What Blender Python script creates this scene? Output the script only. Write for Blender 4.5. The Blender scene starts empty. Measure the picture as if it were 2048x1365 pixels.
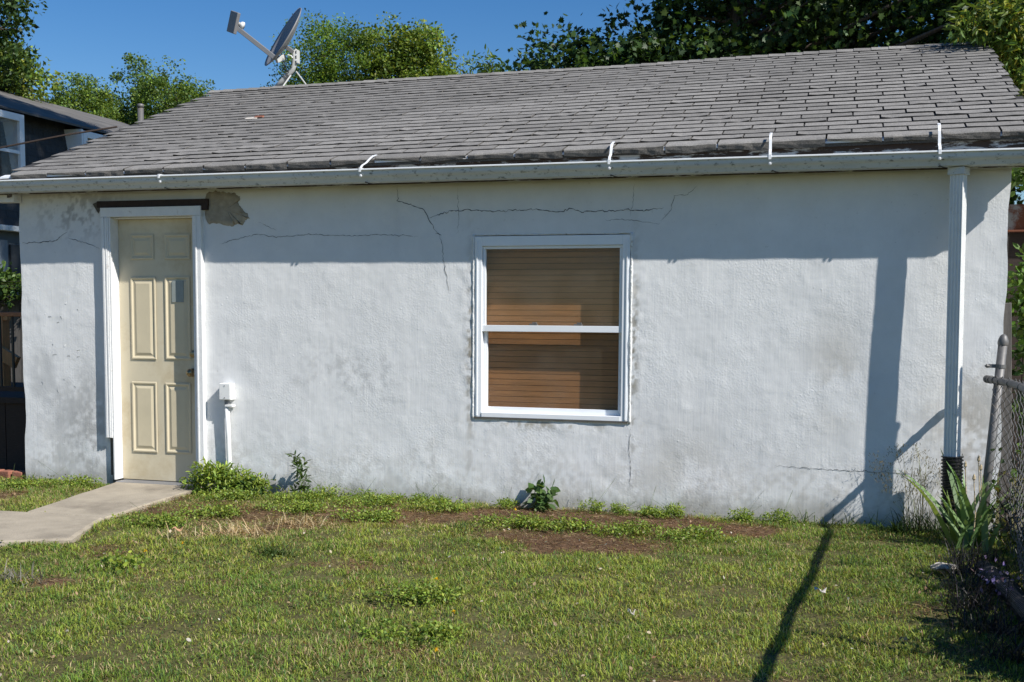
import bpy, math, random
import numpy as np
from mathutils import Matrix, Vector
random.seed(7)
RNG = np.random.default_rng(11)
SC = bpy.context.scene
COL = SC.collection
# ------------------------------------------------------------------ camera
cam_d = bpy.data.cameras.new("camera")
cam = bpy.data.objects.new("camera", cam_d); COL.objects.link(cam)
SC.camera = cam
YAW, PIT, ROL = math.radians(16.34), math.radians(4.63), math.radians(.356)
cam_d.sensor_width = 36.0
cam_d.lens = 2314.5 / 2048 * 36.0
cam_d.shift_y = (815 - 682.5) / 2048
cam_d.clip_start = .05; cam_d.clip_end = 1000
CAM = Vector((0, -7.69, 1.335))
fw = Vector((-math.sin(YAW) * math.cos(PIT), math.cos(YAW) * math.cos(PIT), -math.sin(PIT)))
r0 = fw.cross(Vector((0, 0, 1))).normalized(); u0 = r0.cross(fw)
rr = math.cos(ROL) * r0 + math.sin(ROL) * u0; uu = rr.cross(fw)
cam.matrix_world = Matrix(((rr.x, uu.x, -fw.x, CAM.x), (rr.y, uu.y, -fw.y, CAM.y), (rr.z, uu.z, -fw.z, CAM.z), (0, 0, 0, 1)))
# ------------------------------------------------------------------ sky, sun, exposure
SUN = Vector((2.4, -1.0, 2.27)).normalized()
world = bpy.data.worlds.new("World"); SC.world = world; world.use_nodes = True
wn = world.node_tree.nodes; wl = world.node_tree.links
sky = wn.new("ShaderNodeTexSky"); sky.sky_type = 'NISHITA'; sky.sun_disc = False
sky.sun_elevation = math.asin(SUN.z); sky.sun_rotation = math.atan2(SUN.x, SUN.y)
sky.air_density = 1.0; sky.dust_density = .0; sky.ozone_density = 2.5; sky.altitude = 50
wn["Background"].inputs[1].default_value = .079
hs = wn.new("ShaderNodeHueSaturation"); hs.inputs["Saturation"].default_value = 1.38; hs.inputs["Hue"].default_value = .508
wl.new(sky.outputs[0], hs.inputs["Color"]); wl.new(hs.outputs[0], wn["Background"].inputs[0])
sun_d = bpy.data.lights.new("sun", 'SUN'); sun_d.energy = 5.0; sun_d.angle = math.radians(.53); sun_d.color = (1, .965, .91)
sun = bpy.data.objects.new("sun", sun_d); COL.objects.link(sun)
sun.rotation_euler = (-SUN).to_track_quat('-Z', 'Y').to_euler()
SC.view_settings.view_transform = 'Standard'; SC.view_settings.look = 'None'
SC.view_settings.exposure = .40; SC.view_settings.gamma = 1; SC.view_settings.use_curve_mapping = False
SC.cycles.max_bounces = 8; SC.cycles.transparent_max_bounces = 12
# ------------------------------------------------------------------ helpers
WPOS = {}                                   # world origin of every parent
def tag(o, label=None, cat=None, group=None, kind=None):
    if label: o["label"] = label
    if cat: o["category"] = cat
    if group: o["group"] = group
    if kind: o["kind"] = kind
    return o
def put(o, parent):
    if parent is not None:
        o.parent = parent
        o.location = Vector(o.location) - WPOS.get(parent, Vector((0, 0, 0)))
    WPOS[o] = Vector(o.location) + (WPOS.get(parent, Vector((0, 0, 0))) if parent else Vector((0, 0, 0)))
    return o
def empty(name, loc, label=None, cat=None, group=None):
    o = bpy.data.objects.new(name, None); COL.objects.link(o); o.location = loc
    o.empty_display_size = .1; WPOS[o] = Vector(loc)
    return tag(o, label, cat, group)
def mesh_arr(name, V, polys, col=None, smooth=False):
    """V (n,3); polys: list of int arrays (m,k); col (n,3) linear colour per vertex"""
    V = np.asarray(V, np.float32); me = bpy.data.meshes.new(name)
    polys = [np.asarray(p, np.int32) for p in polys if len(p)]
    me.vertices.add(len(V)); me.vertices.foreach_set("co", V.ravel())
    idx = np.concatenate([p.ravel() for p in polys]); tot = np.concatenate([np.full(len(p), p.shape[1], np.int32) for p in polys])
    st = np.concatenate([[0], np.cumsum(tot)[:-1]]).astype(np.int32)
    me.loops.add(len(idx)); me.loops.foreach_set("vertex_index", idx)
    me.polygons.add(len(tot)); me.polygons.foreach_set("loop_start", st)
    if smooth: me.polygons.foreach_set("use_smooth", np.ones(len(tot), bool))
    me.update(calc_edges=True)
    if col is not None:
        a = me.color_attributes.new("col", 'FLOAT_COLOR', 'POINT')
        c4 = np.ones((len(V), 4), np.float32); c4[:, :3] = col; a.data.foreach_set("color", c4.ravel())
    return me
def obj(name, me, mat=None, parent=None):
    o = bpy.data.objects.new(name, me); COL.objects.link(o)
    if mat is not None and not me.materials: me.materials.append(mat)
    return put(o, parent)
class MB:
    def __init__(s): s.v = []; s.f = []
    def add(s, v, f):
        n = len(s.v); s.v += [tuple(p) for p in v]; s.f += [tuple(i + n for i in q) for q in f]; return s
    def box(s, a, b, M=None):
        (x0, y0, z0), (x1, y1, z1) = a, b
        v = [Vector(p) for p in ((x0, y0, z0), (x1, y0, z0), (x1, y1, z0), (x0, y1, z0), (x0, y0, z1), (x1, y0, z1), (x1, y1, z1), (x0, y1, z1))]
        if M is not None: v = [M @ p for p in v]
        return s.add(v, [(0, 3, 2, 1), (4, 5, 6, 7), (0, 1, 5, 4), (1, 2, 6, 5), (2, 3, 7, 6), (3, 0, 4, 7)])
    def tube(s, pts, rad, n=8, cap=True):
        pts = [Vector(p) for p in pts]; rad = [float(q_) for q_ in rad] if isinstance(rad, (list, tuple)) else [float(rad)] * len(pts)
        t0 = (pts[1] - pts[0]).normalized(); a = t0.orthogonal().normalized(); rings = []
        for i, p in enumerate(pts):
            t = (pts[min(i + 1, len(pts) - 1)] - pts[max(i - 1, 0)]).normalized()
            a = (a - t * a.dot(t)); a = a.normalized() if a.length > 1e-6 else t.orthogonal().normalized(); b = t.cross(a)
            rings.append([p + rad[i] * (math.cos(2 * math.pi * k / n) * a + math.sin(2 * math.pi * k / n) * b) for k in range(n)])
        v = [q for r in rings for q in r]; f = []
        for i in range(len(pts) - 1):
            for k in range(n): f.append((i * n + k, i * n + (k + 1) % n, (i + 1) * n + (k + 1) % n, (i + 1) * n + k))
        if cap: f.append(tuple(range(n))[::-1]); f.append(tuple((len(pts) - 1) * n + k for k in range(n)))
        return s.add(v, f)
    def lathe(s, org, prof, n=12, axis=(0, 0, 1)):
        ax = Vector(axis).normalized(); a = ax.orthogonal().normalized(); b = ax.cross(a); org = Vector(org); v = []; f = []
        for r, h in prof:
            v += [org + ax * h + r * (math.cos(2 * math.pi * k / n) * a + math.sin(2 * math.pi * k / n) * b) for k in range(n)]
        for i in range(len(prof) - 1):
            for k in range(n): f.append((i * n + k, i * n + (k + 1) % n, (i + 1) * n + (k + 1) % n, (i + 1) * n + k))
        return s.add(v, f)
    def extrude(s, prof, p0, p1, ax, ay, closed=True):
        """profile [(a,b)] in axes ax, ay swept from p0 to p1"""
        ax, ay = Vector(ax), Vector(ay); n = len(prof); v = []
        for p in (p0, p1): v += [Vector(p) + ax * a + ay * b for a, b in prof]
        m = n if closed else n - 1
        f = [(k, (k + 1) % n, n + (k + 1) % n, n + k) for k in range(m)]
        if closed: f += [tuple(range(n))[::-1], tuple(range(n, 2 * n))]
        return s.add(v, f)
    def mesh(s, name, smooth=False):
        me = bpy.data.meshes.new(name); me.from_pydata(s.v, [], s.f); me.update()
        if smooth:
            for p in me.polygons: p.use_smooth = True
        return me
    def build(s, name, mat, parent=None, bevel=0, smooth=False):
        o = obj(name, s.mesh(name, smooth), mat, parent)
        if bevel:
            m = o.modifiers.new("edge", 'BEVEL'); m.width = bevel; m.segments = 2; m.limit_method = 'ANGLE'; m.angle_limit = math.radians(40)
        return o
# value noise
TAB = RNG.random((256, 256)).astype(np.float64)
def vn(x, y, seed=0):
    x = np.asarray(x, float) + seed * 17.3; y = np.asarray(y, float) + seed * 9.7
    i = np.floor(x).astype(int); j = np.floor(y).astype(int); u = x - i; v = y - j
    u = u * u * u * (u * (u * 6 - 15) + 10); v = v * v * v * (v * (v * 6 - 15) + 10)
    g = lambda a, b: TAB[a & 255, b & 255]
    return (g(i, j) * (1 - u) + g(i + 1, j) * u) * (1 - v) + (g(i, j + 1) * (1 - u) + g(i + 1, j + 1) * u) * v
def fbm(x, y, seed=0, oct=4, gain=.5):
    s = 0; a = 1; t = 0
    for k in range(oct):
        s = s + a * vn(x * 2 ** k, y * 2 ** k, seed + k * 3); t += a; a *= gain
    return s / t
def sstep(a, b, x):
    t = np.clip((x - a) / (b - a), 0, 1); return t * t * (3 - 2 * t)
def blob(x, y, cx, cy, rx, ry):
    return np.exp(-(((x - cx) / rx) ** 2 + ((y - cy) / ry) ** 2))
# ------------------------------------------------------------------ materials
def mat_new(name):
    m = bpy.data.materials.new(name); m.use_nodes = True
    nt = m.node_tree; return m, nt, nt.nodes["Principled BSDF"]
def mat(name, color, rough=.7, metal=0, var=.12, nscale=8, bump=0, bscale=60, dirt=None, dscale=3, dlo=.5, dhi=.7, attr=False, spec=.5, stretch=None, objrand=0):
    """noise-varied colour, optional second (dirt) colour with its own shape, optional bump"""
    m, nt, bs = mat_new(name); N = nt.nodes; L = nt.links
    tc = N.new("ShaderNodeTexCoord"); src = tc.outputs["Object"]
    if stretch:
        mp = N.new("ShaderNodeMapping"); mp.inputs["Scale"].default_value = stretch; L.new(src, mp.inputs[0]); src = mp.outputs[0]
    nz = N.new("ShaderNodeTexNoise"); nz.inputs["Scale"].default_value = nscale; nz.inputs["Detail"].default_value = 6; nz.inputs["Roughness"].default_value = .65
    L.new(src, nz.inputs["Vector"])
    mr = N.new("ShaderNodeMapRange"); mr.inputs[1].default_value = .3; mr.inputs[2].default_value = .7
    mr.inputs[3].default_value = 1 - var; mr.inputs[4].default_value = 1 + var; L.new(nz.outputs[0], mr.inputs[0])
    vm = N.new("ShaderNodeVectorMath"); vm.operation = 'SCALE'
    if attr:
        at = N.new("ShaderNodeAttribute"); at.attribute_name = "col"; L.new(at.outputs["Color"], vm.inputs[0])
    else: vm.inputs[0].default_value = color[:3]
    L.new(mr.outputs[0], vm.inputs["Scale"]); out = vm.outputs[0]
    if objrand:
        oi = N.new("ShaderNodeObjectInfo"); m2 = N.new("ShaderNodeMapRange"); m2.inputs[3].default_value = 1 - objrand; m2.inputs[4].default_value = 1 + objrand
        L.new(oi.outputs["Random"], m2.inputs[0]); v2 = N.new("ShaderNodeVectorMath"); v2.operation = 'SCALE'
        L.new(out, v2.inputs[0]); L.new(m2.outputs[0], v2.inputs["Scale"]); out = v2.outputs[0]
    if dirt is not None:
        n2 = N.new("ShaderNodeTexNoise"); n2.inputs["Scale"].default_value = dscale; n2.inputs["Detail"].default_value = 8; n2.inputs["Roughness"].default_value = .7
        L.new(src, n2.inputs["Vector"])
        m3 = N.new("ShaderNodeMapRange"); m3.inputs[1].default_value = dlo; m3.inputs[2].default_value = dhi; L.new(n2.outputs[0], m3.inputs[0])
        mx = N.new("ShaderNodeMix"); mx.data_type = 'RGBA'; L.new(m3.outputs[0], mx.inputs[0]); L.new(out, mx.inputs[6]); mx.inputs[7].default_value = (*dirt, 1); out = mx.outputs[2]
    L.new(out, bs.inputs["Base Color"])
    bs.inputs["Roughness"].default_value = rough; bs.inputs["Metallic"].default_value = metal; bs.inputs["Specular IOR Level"].default_value = spec
    if bump:
        n4 = N.new("ShaderNodeTexNoise"); n4.inputs["Scale"].default_value = bscale; n4.inputs["Detail"].default_value = 5; L.new(src, n4.inputs["Vector"])
        bp = N.new("ShaderNodeBump"); bp.inputs["Strength"].default_value = 1; bp.inputs["Distance"].default_value = bump; L.new(n4.outputs[0], bp.inputs["Height"])
        L.new(bp.outputs[0], bs.inputs["Normal"])
    return m
def leafmat(name, trans=.35, rough=.5, spec=.35):
    m, nt, bs = mat_new(name); N = nt.nodes; L = nt.links
    at = N.new("ShaderNodeAttribute"); at.attribute_name = "col"; L.new(at.outputs["Color"], bs.inputs["Base Color"])
    bs.inputs["Roughness"].default_value = rough; bs.inputs["Specular IOR Level"].default_value = spec
    tr = N.new("ShaderNodeBsdfTranslucent"); vm = N.new("ShaderNodeVectorMath"); vm.operation = 'MULTIPLY'; vm.inputs[1].default_value = (1.5, 1.35, .6)
    L.new(at.outputs["Color"], vm.inputs[0]); L.new(vm.outputs[0], tr.inputs[0])
    mx = N.new("ShaderNodeMixShader"); mx.inputs[0].default_value = trans
    L.new(bs.outputs[0], mx.inputs[1]); L.new(tr.outputs[0], mx.inputs[2]); L.new(mx.outputs[0], N["Material Output"].inputs[0])
    return m
M = {}
M['stucco'] = mat("stucco", (.7, .7, .7), .85, var=.05, nscale=5, bump=.0019, bscale=66, attr=True, spec=.2, dirt=(.50, .50, .49), dscale=30, dlo=.62, dhi=.74)
nt_ = M['stucco'].node_tree; N_ = nt_.nodes; L_ = nt_.links
def nz_n(scale, stretch=None, detail=5):
    t_ = N_.new("ShaderNodeTexNoise"); t_.inputs["Scale"].default_value = scale; t_.inputs["Detail"].default_value = detail; c_ = N_.new("ShaderNodeTexCoord"); m_ = N_.new("ShaderNodeMapping"); m_.inputs["Scale"].default_value = stretch or (1, 1, 1); L_.new(c_.outputs["Object"], m_.inputs[0]); L_.new(m_.outputs[0], t_.inputs["Vector"]); return t_.outputs[0]
def mth(op, a_, b_):
    q_ = N_.new("ShaderNodeMath"); q_.operation = op
    for i_, v_ in enumerate((a_, b_)):
        if isinstance(v_, (int, float)): q_.inputs[i_].default_value = v_
        else: L_.new(v_, q_.inputs[i_])
    return q_.outputs[0]
def ramp(v_, a_, b_):
    q_ = N_.new("ShaderNodeMapRange"); q_.inputs[1].default_value = a_; q_.inputs[2].default_value = b_; L_.new(v_, q_.inputs[0]); return q_.outputs[0]
grain = mth('MULTIPLY', nz_n(70), ramp(nz_n(2.6), .38, .62)); trowel = mth('MULTIPLY', nz_n(16, (1, 1, .28), 4), ramp(nz_n(3.4, None, 2), .42, .66)); brush = mth('MULTIPLY', nz_n(34, (2.2, 1, .12), 2), .5)
vo_ = N_.new("ShaderNodeTexVoronoi"); vo_.inputs["Scale"].default_value = 26; c_ = N_.new("ShaderNodeTexCoord"); L_.new(c_.outputs["Object"], vo_.inputs["Vector"]); pim = mth('MULTIPLY', ramp(vo_.outputs["Distance"], .22, .05), ramp(nz_n(5), .54, .64))
hgt = mth('ADD', mth('ADD', mth('MULTIPLY', grain, 1.3), mth('MULTIPLY', trowel, 1.6)), mth('ADD', brush, mth('MULTIPLY', pim, .55)))
for q_ in N_:
    if q_.type == 'BUMP': L_.new(hgt, q_.inputs["Height"]); q_.inputs["Distance"].default_value = .0016
M['shingle'] = mat("asphalt_shingle", (.232, .222, .207), .95, var=.38, nscale=110, objrand=.16, dirt=(.145, .139, .13), dscale=3.2, dlo=.44, dhi=.74, bump=.002, bscale=400, spec=.15)
M['shingle_edge'] = mat("weathered_shingle", (.115, .108, .098), .95, var=.55, nscale=140, objrand=.12, bump=.003, bscale=260, spec=.1)
M['shingle_butt'] = mat('bare_asphalt_edge', (.105, .098, .09), .9, var=.3)
M['headlap'] = mat('unweathered_headlap', (.035, .033, .031), .95, var=.3)
M['gutter'] = mat("white_aluminium_gutter", (.56, .585, .59), .45, var=.08, nscale=3, dirt=(.10, .11, .10), dscale=17, dlo=.56, dhi=.68, stretch=(1.3, 1.8, 2.2))
M['gutter_lip'] = mat("clean_white_aluminium", (.82, .83, .84), .35, var=.05, nscale=20)
M['white_paint'] = mat("white_paint", (.74, .74, .73), .6, var=.06, nscale=14, dirt=(.42, .38, .33), dscale=14, dlo=.62, dhi=.74, bump=.001, bscale=70)
M['vinyl'] = mat("white_vinyl", (.80, .82, .84), .35, var=.03, nscale=6)
M['fascia'] = mat("peeling_fascia_paint", (.60, .60, .59), .8, var=.1, nscale=9, dirt=(.055, .035, .025), dscale=4.5, dlo=.42, dhi=.48, stretch=(1, 5, 5), bump=.002, bscale=50)
M['darkwood'] = mat("dark_brown_wood", (.035, .022, .016), .85, var=.4, nscale=20, stretch=(1, 8, 8))
M['lintel'] = mat("rust_brown_lintel", (.03, .017, .013), .8, var=.3, nscale=30, dirt=(.55, .54, .52), dscale=9, dlo=.70, dhi=.73)
M['door'] = mat("cream_door_paint", (.62, .545, .39), .5, var=.05, nscale=2.5, dirt=(.47, .37, .215), dscale=2.6, dlo=.48, dhi=.74)
M['door_edge'] = mat("yellowed_door_panel", (.60, .52, .36), .5, var=.06, nscale=5)
M['brass'] = mat("worn_brass", (.32, .25, .15), .35, metal=1, var=.2)
M['grey_metal'] = mat("grey_painted_metal", (.19, .19, .195), .5, metal=.0, var=.08)
M['galv'] = mat("galvanised_steel", (.15, .145, .14), .55, metal=.35, var=.18, nscale=30, dirt=(.2, .15, .11), dscale=8, dlo=.6, dhi=.8)
M['wire'] = mat("weathered_fence_wire", (.17, .165, .16), .6, metal=.5, var=.2)
M['dish'] = mat("grey_dish_paint", (.22, .22, .225), .45, var=.05)
M['mast'] = mat("light_grey_mast", (.46, .46, .44), .5, var=.08, dirt=(.3, .28, .24), dscale=10, dlo=.6, dhi=.8)
M['black'] = mat("black_plastic", (.012, .012, .013), .4, var=.3, nscale=20)
M['pvc'] = mat("white_pvc", (.76, .76, .74), .4, var=.06, dirt=(.5, .48, .42), dscale=12, dlo=.6, dhi=.75)
M['sticker'] = mat("blue_grey_sticker", (.27, .30, .28), .6, var=.1, nscale=30)
M['concrete'] = mat("path_concrete", (.36, .31, .235), .9, var=.14, nscale=5, dirt=(.19, .16, .12), dscale=2.4, dlo=.48, dhi=.75, bump=.003, bscale=90)
M['ground'] = mat("soil_and_thatch", (.1, .1, .1), .95, var=.35, nscale=55, bump=.012, bscale=40, attr=True, spec=.1)
M['crack'] = mat("crack_shadow", (.10, .105, .11), .95, var=.3)
M['mortar'] = mat("grey_mortar_patch", (.33, .29, .225), .95, var=.28, nscale=14, bump=.006, bscale=45)
M['caulk'] = mat("rough_white_caulk", (.70, .70, .68), .85, var=.08, nscale=20, dirt=(.20, .17, .12), dscale=11, dlo=.60, dhi=.70, bump=.008, bscale=45)
M['grime'] = mat("dark_joint", (.10, .09, .075), .95, var=.3)
M['slat'] = mat("stained_pine_slat", (.36, .165, .062), .55, var=.22, nscale=6, stretch=(1, 6, 14), objrand=.08, dirt=(.25, .105, .036), dscale=3, dlo=.5, dhi=.75)
M['slat_gap'] = mat("dark_backing_board", (.03, .016, .008), .8, var=.2)
M['mansard'] = mat("dark_blue_shingle", (.036, .038, .040), .8, var=.3, nscale=30, objrand=.25)
M['house_roof'] = mat("grey_house_roof", (.115, .108, .10), .95, var=.3, nscale=3, stretch=(1.2, .35, 1.2), dirt=(.05, .05, .052), dscale=1.2, dlo=.52, dhi=.7)
M['siding'] = mat("slate_blue_siding", (.06, .08, .10), .7, var=.1)
M['deckwood'] = mat("orange_cedar", (.55, .24, .08), .6, var=.25, nscale=9, stretch=(6, 6, 1), objrand=.1)
M['brownwood'] = mat("brown_stained_rail", (.30, .12, .05), .55, var=.2, nscale=8)
M['oldwood'] = mat("grey_weathered_wood", (.10, .09, .08), .9, var=.35, nscale=12, stretch=(6, 6, .8), objrand=.2)
M['brick'] = mat("red_brick", (.30, .12, .075), .9, var=.25, nscale=30, bump=.003, bscale=60)
M['rust'] = mat("rusty_sheet", (.30, .28, .26), .8, var=.2, nscale=6, dirt=(.16, .05, .022), dscale=4, dlo=.42, dhi=.5)
M['bark'] = mat("bark", (.09, .07, .055), .95, var=.35, nscale=18, stretch=(3, 3, .6), bump=.01, bscale=20)
M['green_stem'] = mat('green_stem', (.09, .14, .035), .7, var=.2)
M['stone'] = mat("pale_stone", (.52, .48, .42), .9, var=.25, nscale=30, dirt=(.17, .14, .11), dscale=22, dlo=.5, dhi=.62, bump=.01, bscale=40)
M['paper'] = mat("bleached_litter", (.66, .60, .52), .9, var=.2, nscale=40)
M['leaf'] = leafmat("leaf", .34)
M['leaf_thin'] = leafmat("thin_leaf", .5, .55)
M['grass'] = leafmat("grass_blade", .30, .6, .25)
mg, nt, bs = mat_new("window_glass")
gl = nt.nodes.new("ShaderNodeBsdfGlossy"); gl.inputs["Roughness"].default_value = .02
tp = nt.nodes.new("ShaderNodeBsdfTransparent"); tp.inputs[0].default_value = (.95, .955, .95, 1)
lw_ = nt.nodes.new("ShaderNodeLayerWeight"); pw_ = nt.nodes.new("ShaderNodeMath"); pw_.operation = 'POWER'; pw_.inputs[1].default_value = 4.0; nt.links.new(lw_.outputs["Facing"], pw_.inputs[0])
fr = nt.nodes.new("ShaderNodeMapRange"); fr.inputs[3].default_value = .02; fr.inputs[4].default_value = .6; nt.links.new(pw_.outputs[0], fr.inputs[0]); mx = nt.nodes.new("ShaderNodeMixShader")
nt.links.new(fr.outputs[0], mx.inputs[0]); nt.links.new(tp.outputs[0], mx.inputs[1]); nt.links.new(gl.outputs[0], mx.inputs[2]); df_ = nt.nodes.new("ShaderNodeBsdfDiffuse"); df_.inputs[0].default_value = (.40, .34, .27, 1); nz_ = nt.nodes.new("ShaderNodeTexNoise"); nz_.inputs["Scale"].default_value = 5; nz_.inputs["Detail"].default_value = 8
rg_ = nt.nodes.new("ShaderNodeMapRange"); rg_.inputs[1].default_value = .4; rg_.inputs[2].default_value = .75; rg_.inputs[3].default_value = .02; rg_.inputs[4].default_value = .075; tc_ = nt.nodes.new("ShaderNodeTexCoord"); nt.links.new(tc_.outputs["Object"], nz_.inputs["Vector"]); nt.links.new(nz_.outputs[0], rg_.inputs[0])
m2_ = nt.nodes.new("ShaderNodeMixShader"); nt.links.new(rg_.outputs[0], m2_.inputs[0]); nt.links.new(mx.outputs[0], m2_.inputs[1]); nt.links.new(df_.outputs[0], m2_.inputs[2]); nt.links.new(m2_.outputs[0], nt.nodes["Material Output"].inputs[0])
M['glass'] = mg

# ================================================================== GROUND
PATHS = [[(-5.43, .02), (-4.68, .02), (-4.55, -1.40), (-5.16, -1.38)], [(-5.165, -1.392), (-4.548, -1.412), (-4.30, -2.06), (-4.72, -2.30), (-8.5, -2.55), (-8.5, -1.66)]]
def inpoly(x, y, poly, grow=0):
    ins = np.zeros(np.shape(x), bool); n = len(poly)
    for i in range(n):
        (x0, y0), (x1, y1) = poly[i], poly[(i + 1) % n]
        c = ((y0 > y) != (y1 > y)) & (x < (x1 - x0) * (y - y0) / (y1 - y0 + 1e-12) + x0); ins ^= c
    return ins
def on_path(x, y): return inpoly(x, y, PATHS[0]) | inpoly(x, y, PATHS[1])
def soil(x, y):
    """0 lush .. 1 bare earth"""
    n = .55 * fbm(x * 3.1, y * 3.1, 5, 4) + .45 * fbm(x * 11, y * 11, 6, 3); n2 = fbm(x * .9, y * .9, 8, 3)
    b = 1.0 * blob(x, y, -1.55, -.50, .85, .26) + .95 * blob(x, y, -.85, -.42, .5, .22) + .95 * blob(x, y, -1.4, -1.2, .55, .24) + .8 * blob(x, y, -2.1, -.28, .5, .2)
    b = b + .80 * blob(x, y, -3.9, -.95, .85, .5) + .84 * blob(x, y, -2.95, -.65, .65, .34) + .4 * blob(x, y, -2.3, -1.1, .5, .3) + .62 * blob(x, y, -2.45, -2.1, .32, .2) + .70 * blob(x, y, -1.75, -3.55, .5, .22) + .6 * blob(x, y, -3.85, -2.95, .3, .16) + .6 * blob(x, y, -3.0, -2.65, .28, .14) + .62 * blob(x, y, -.95, -3.3, .3, .16)
    b = b + .7 * blob(x, y, -6.2, -.9, .8, .5) + .6 * blob(x, y, -.35, -3.6, .35, .2) + .3 * blob(x, y, -4.0, -2.2, .5, .35)
    return sstep(.20, .74, b * (.45 + 1.1 * n) + (n2 - .60) * 1.1 + .35 * sstep(.62, .74, fbm(x * 3.4, y * 3.4, 25, 3)))
def dry(x, y):
    n = fbm(x * 4, y * 4, 21, 3)
    d = 1.1 * blob(x, y, -3.5, -1.5, .22, .12) + 1.1 * blob(x, y, -3.3, -1.12, .17, .12) + .3 * blob(x, y, -3.9, -1.0, .8, .55) + .5 * blob(x, y, -2.9, -.6, .7, .35) + .4 * blob(x, y, -6.2, -.8, .9, .5) + .2 * blob(x, y, -1.75, -3.55, .5, .25)
    return np.clip(d * (.4 + 1.1 * n) + .06 * n, 0, 1)
def gz(x, y):
    return (fbm(x * 1.6, y * 1.6, 31, 3) - .5) * .035 * sstep(0.0, -.5, y) + (fbm(x * 7, y * 7, 33, 2) - .5) * .012 - .006
gx = np.concatenate([[-300, -120, -40, -18], np.arange(-11, 4.01, .05), [8, 20, 60, 150, 300]])
gy = np.concatenate([[-120, -40, -16], np.arange(-9, .6, .05), [2, 5, 12, 30, 70, 160, 400]])
X, Y = np.meshgrid(gx, gy); Z = gz(X, Y)
near = (X > -11.1) & (X < 4.1) & (Y > -9.1) & (Y < .6); Z = np.where(near, Z, -.02)
Z = np.where((X > -6.4) & (X < .95) & (Y > -.03), -.03, Z)
opg = on_path(X, Y); Z = np.where(opg, -.05, Z)
s = soil(X, Y)[..., None]; d = dry(X, Y)[..., None]; n = fbm(X * 9, Y * 9, 2, 3)[..., None]
c = np.array([.095, .088, .036]) * (1 - s) + np.array([.125, .075, .045]) * s
c = c * (1 - d * .6) + np.array([.23, .165, .085]) * d * .6
c = c * (.6 + .8 * n)
nx, ny = len(gx), len(gy); ii = np.arange(nx * ny).reshape(ny, nx)
q = np.stack([ii[:-1, :-1], ii[:-1, 1:], ii[1:, 1:], ii[1:, :-1]], -1).reshape(-1, 4)
g = obj("ground", mesh_arr("ground", np.stack([X, Y, Z], -1).reshape(-1, 3), [q], c.reshape(-1, 3), True), M['ground'])
tag(g, "brown soil and thatch of the back yard under the lawn", "ground", kind="structure")
# concrete path: two slabs with a joint
pr = empty("path", (-5, -1, 0), "pale concrete garden path leading to the cream door", "path"); pr["kind"] = "structure"
for k, poly in enumerate(PATHS):
    P = []
    for i, (a, b) in enumerate(zip(poly, poly[1:] + poly[:1])):
        L_ = math.dist(a, b); m_ = max(1, int(L_ / .12))
        for t in range(m_):
            x = a[0] + (b[0] - a[0]) * t / m_; y = a[1] + (b[1] - a[1]) * t / m_
            j = 0 if t == 0 else .006; P.append((x + random.uniform(-j, j), y + random.uniform(-j, j)))
    cx = sum(p[0] for p in P) / len(P); cy = sum(p[1] for p in P) / len(P); n_ = len(P); mb = MB()
    inn = [(p[0] + (cx - p[0]) * .012, p[1] + (cy - p[1]) * .012) for p in P]
    v = [(p[0], p[1], -.09) for p in P] + [(p[0], p[1], .012) for p in P] + [(p[0], p[1], .022) for p in inn]
    f = [(i, (i + 1) % n_, n_ + (i + 1) % n_, n_ + i) for i in range(n_)] + [(n_ + i, n_ + (i + 1) % n_, 2 * n_ + (i + 1) % n_, 2 * n_ + i) for i in range(n_)] + [tuple(range(2 * n_, 3 * n_))]
    if k == 0: f[-1] = tuple(range(2 * n_, 3 * n_))
    mb.add(v, f); mb.build("slab", M['concrete'], pr)

# ================================================================== GARAGE
WX0, WX1, WZ = -6.28, .895, 2.27
DX0, DX1, DZ = -5.475, -4.70, 2.06          # door opening
VX0, VX1, VZ0, VZ1 = -2.535, -1.432, .600, 1.872   # window opening
garage = empty("garage", (-2.7, 0, 0), "white stuccoed garage with cream door, boarded window and grey shingle roof", "garage")
def wdisp(x, z):
    """stucco relief, metres towards the yard"""
    a = (fbm(x * 1.3, z * 1.3, 41, 3) - .5) * .012 + (fbm(x * 6, z * 5, 43, 3) - .5) * .0035
    t = fbm(x * 20, z * 24, 47, 3); a = a + (np.abs(t - .5) * 2) ** .7 * .0011
    lump = sstep(.60, .74, fbm(x * 9, z * 9, 52, 2)); a = a + lump * .0009
    a = a + .006 * sstep(.5, .05, z) * fbm(x * 4, z * 4, 55, 2)
    rough = np.maximum(blob(x, z, -2.58, 1.2, .07, .55), np.maximum(blob(x, z, -1.385, 1.2, .07, .55), .9 * blob(x, z, -2.0, .57, .6, .06)))
    return a + rough * (fbm(x * 16, z * 16, 57, 3) - .35) * .010
xs = np.unique(np.concatenate([np.arange(WX0, WX1, .0125), [WX1, DX0, DX1, VX0, VX1]])); zs = np.unique(np.concatenate([np.arange(-.08, WZ, .0125), [WZ, DZ, VZ0, VZ1]]))
X, Zw = np.meshgrid(xs, zs); D = wdisp(X, Zw)
edge = np.minimum(1, np.minimum(np.abs(X - DX0), np.abs(X - DX1)) / .02)
Y = -D * 1.0
wob = (fbm(Zw * 3, X * 0 + 3.3, 61, 3) - .5) * .03
Xd = np.where(X == WX0, X + wob, np.where(X == WX1, X + wob, X))
ii = np.arange(X.size).reshape(X.shape)
q = np.stack([ii[:-1, :-1], ii[:-1, 1:], ii[1:, 1:], ii[1:, :-1]], -1).reshape(-1, 4)
xc = ((X[:-1, :-1] + X[1:, 1:]) / 2).ravel(); zc = ((Zw[:-1, :-1] + Zw[1:, 1:]) / 2).ravel()
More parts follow.
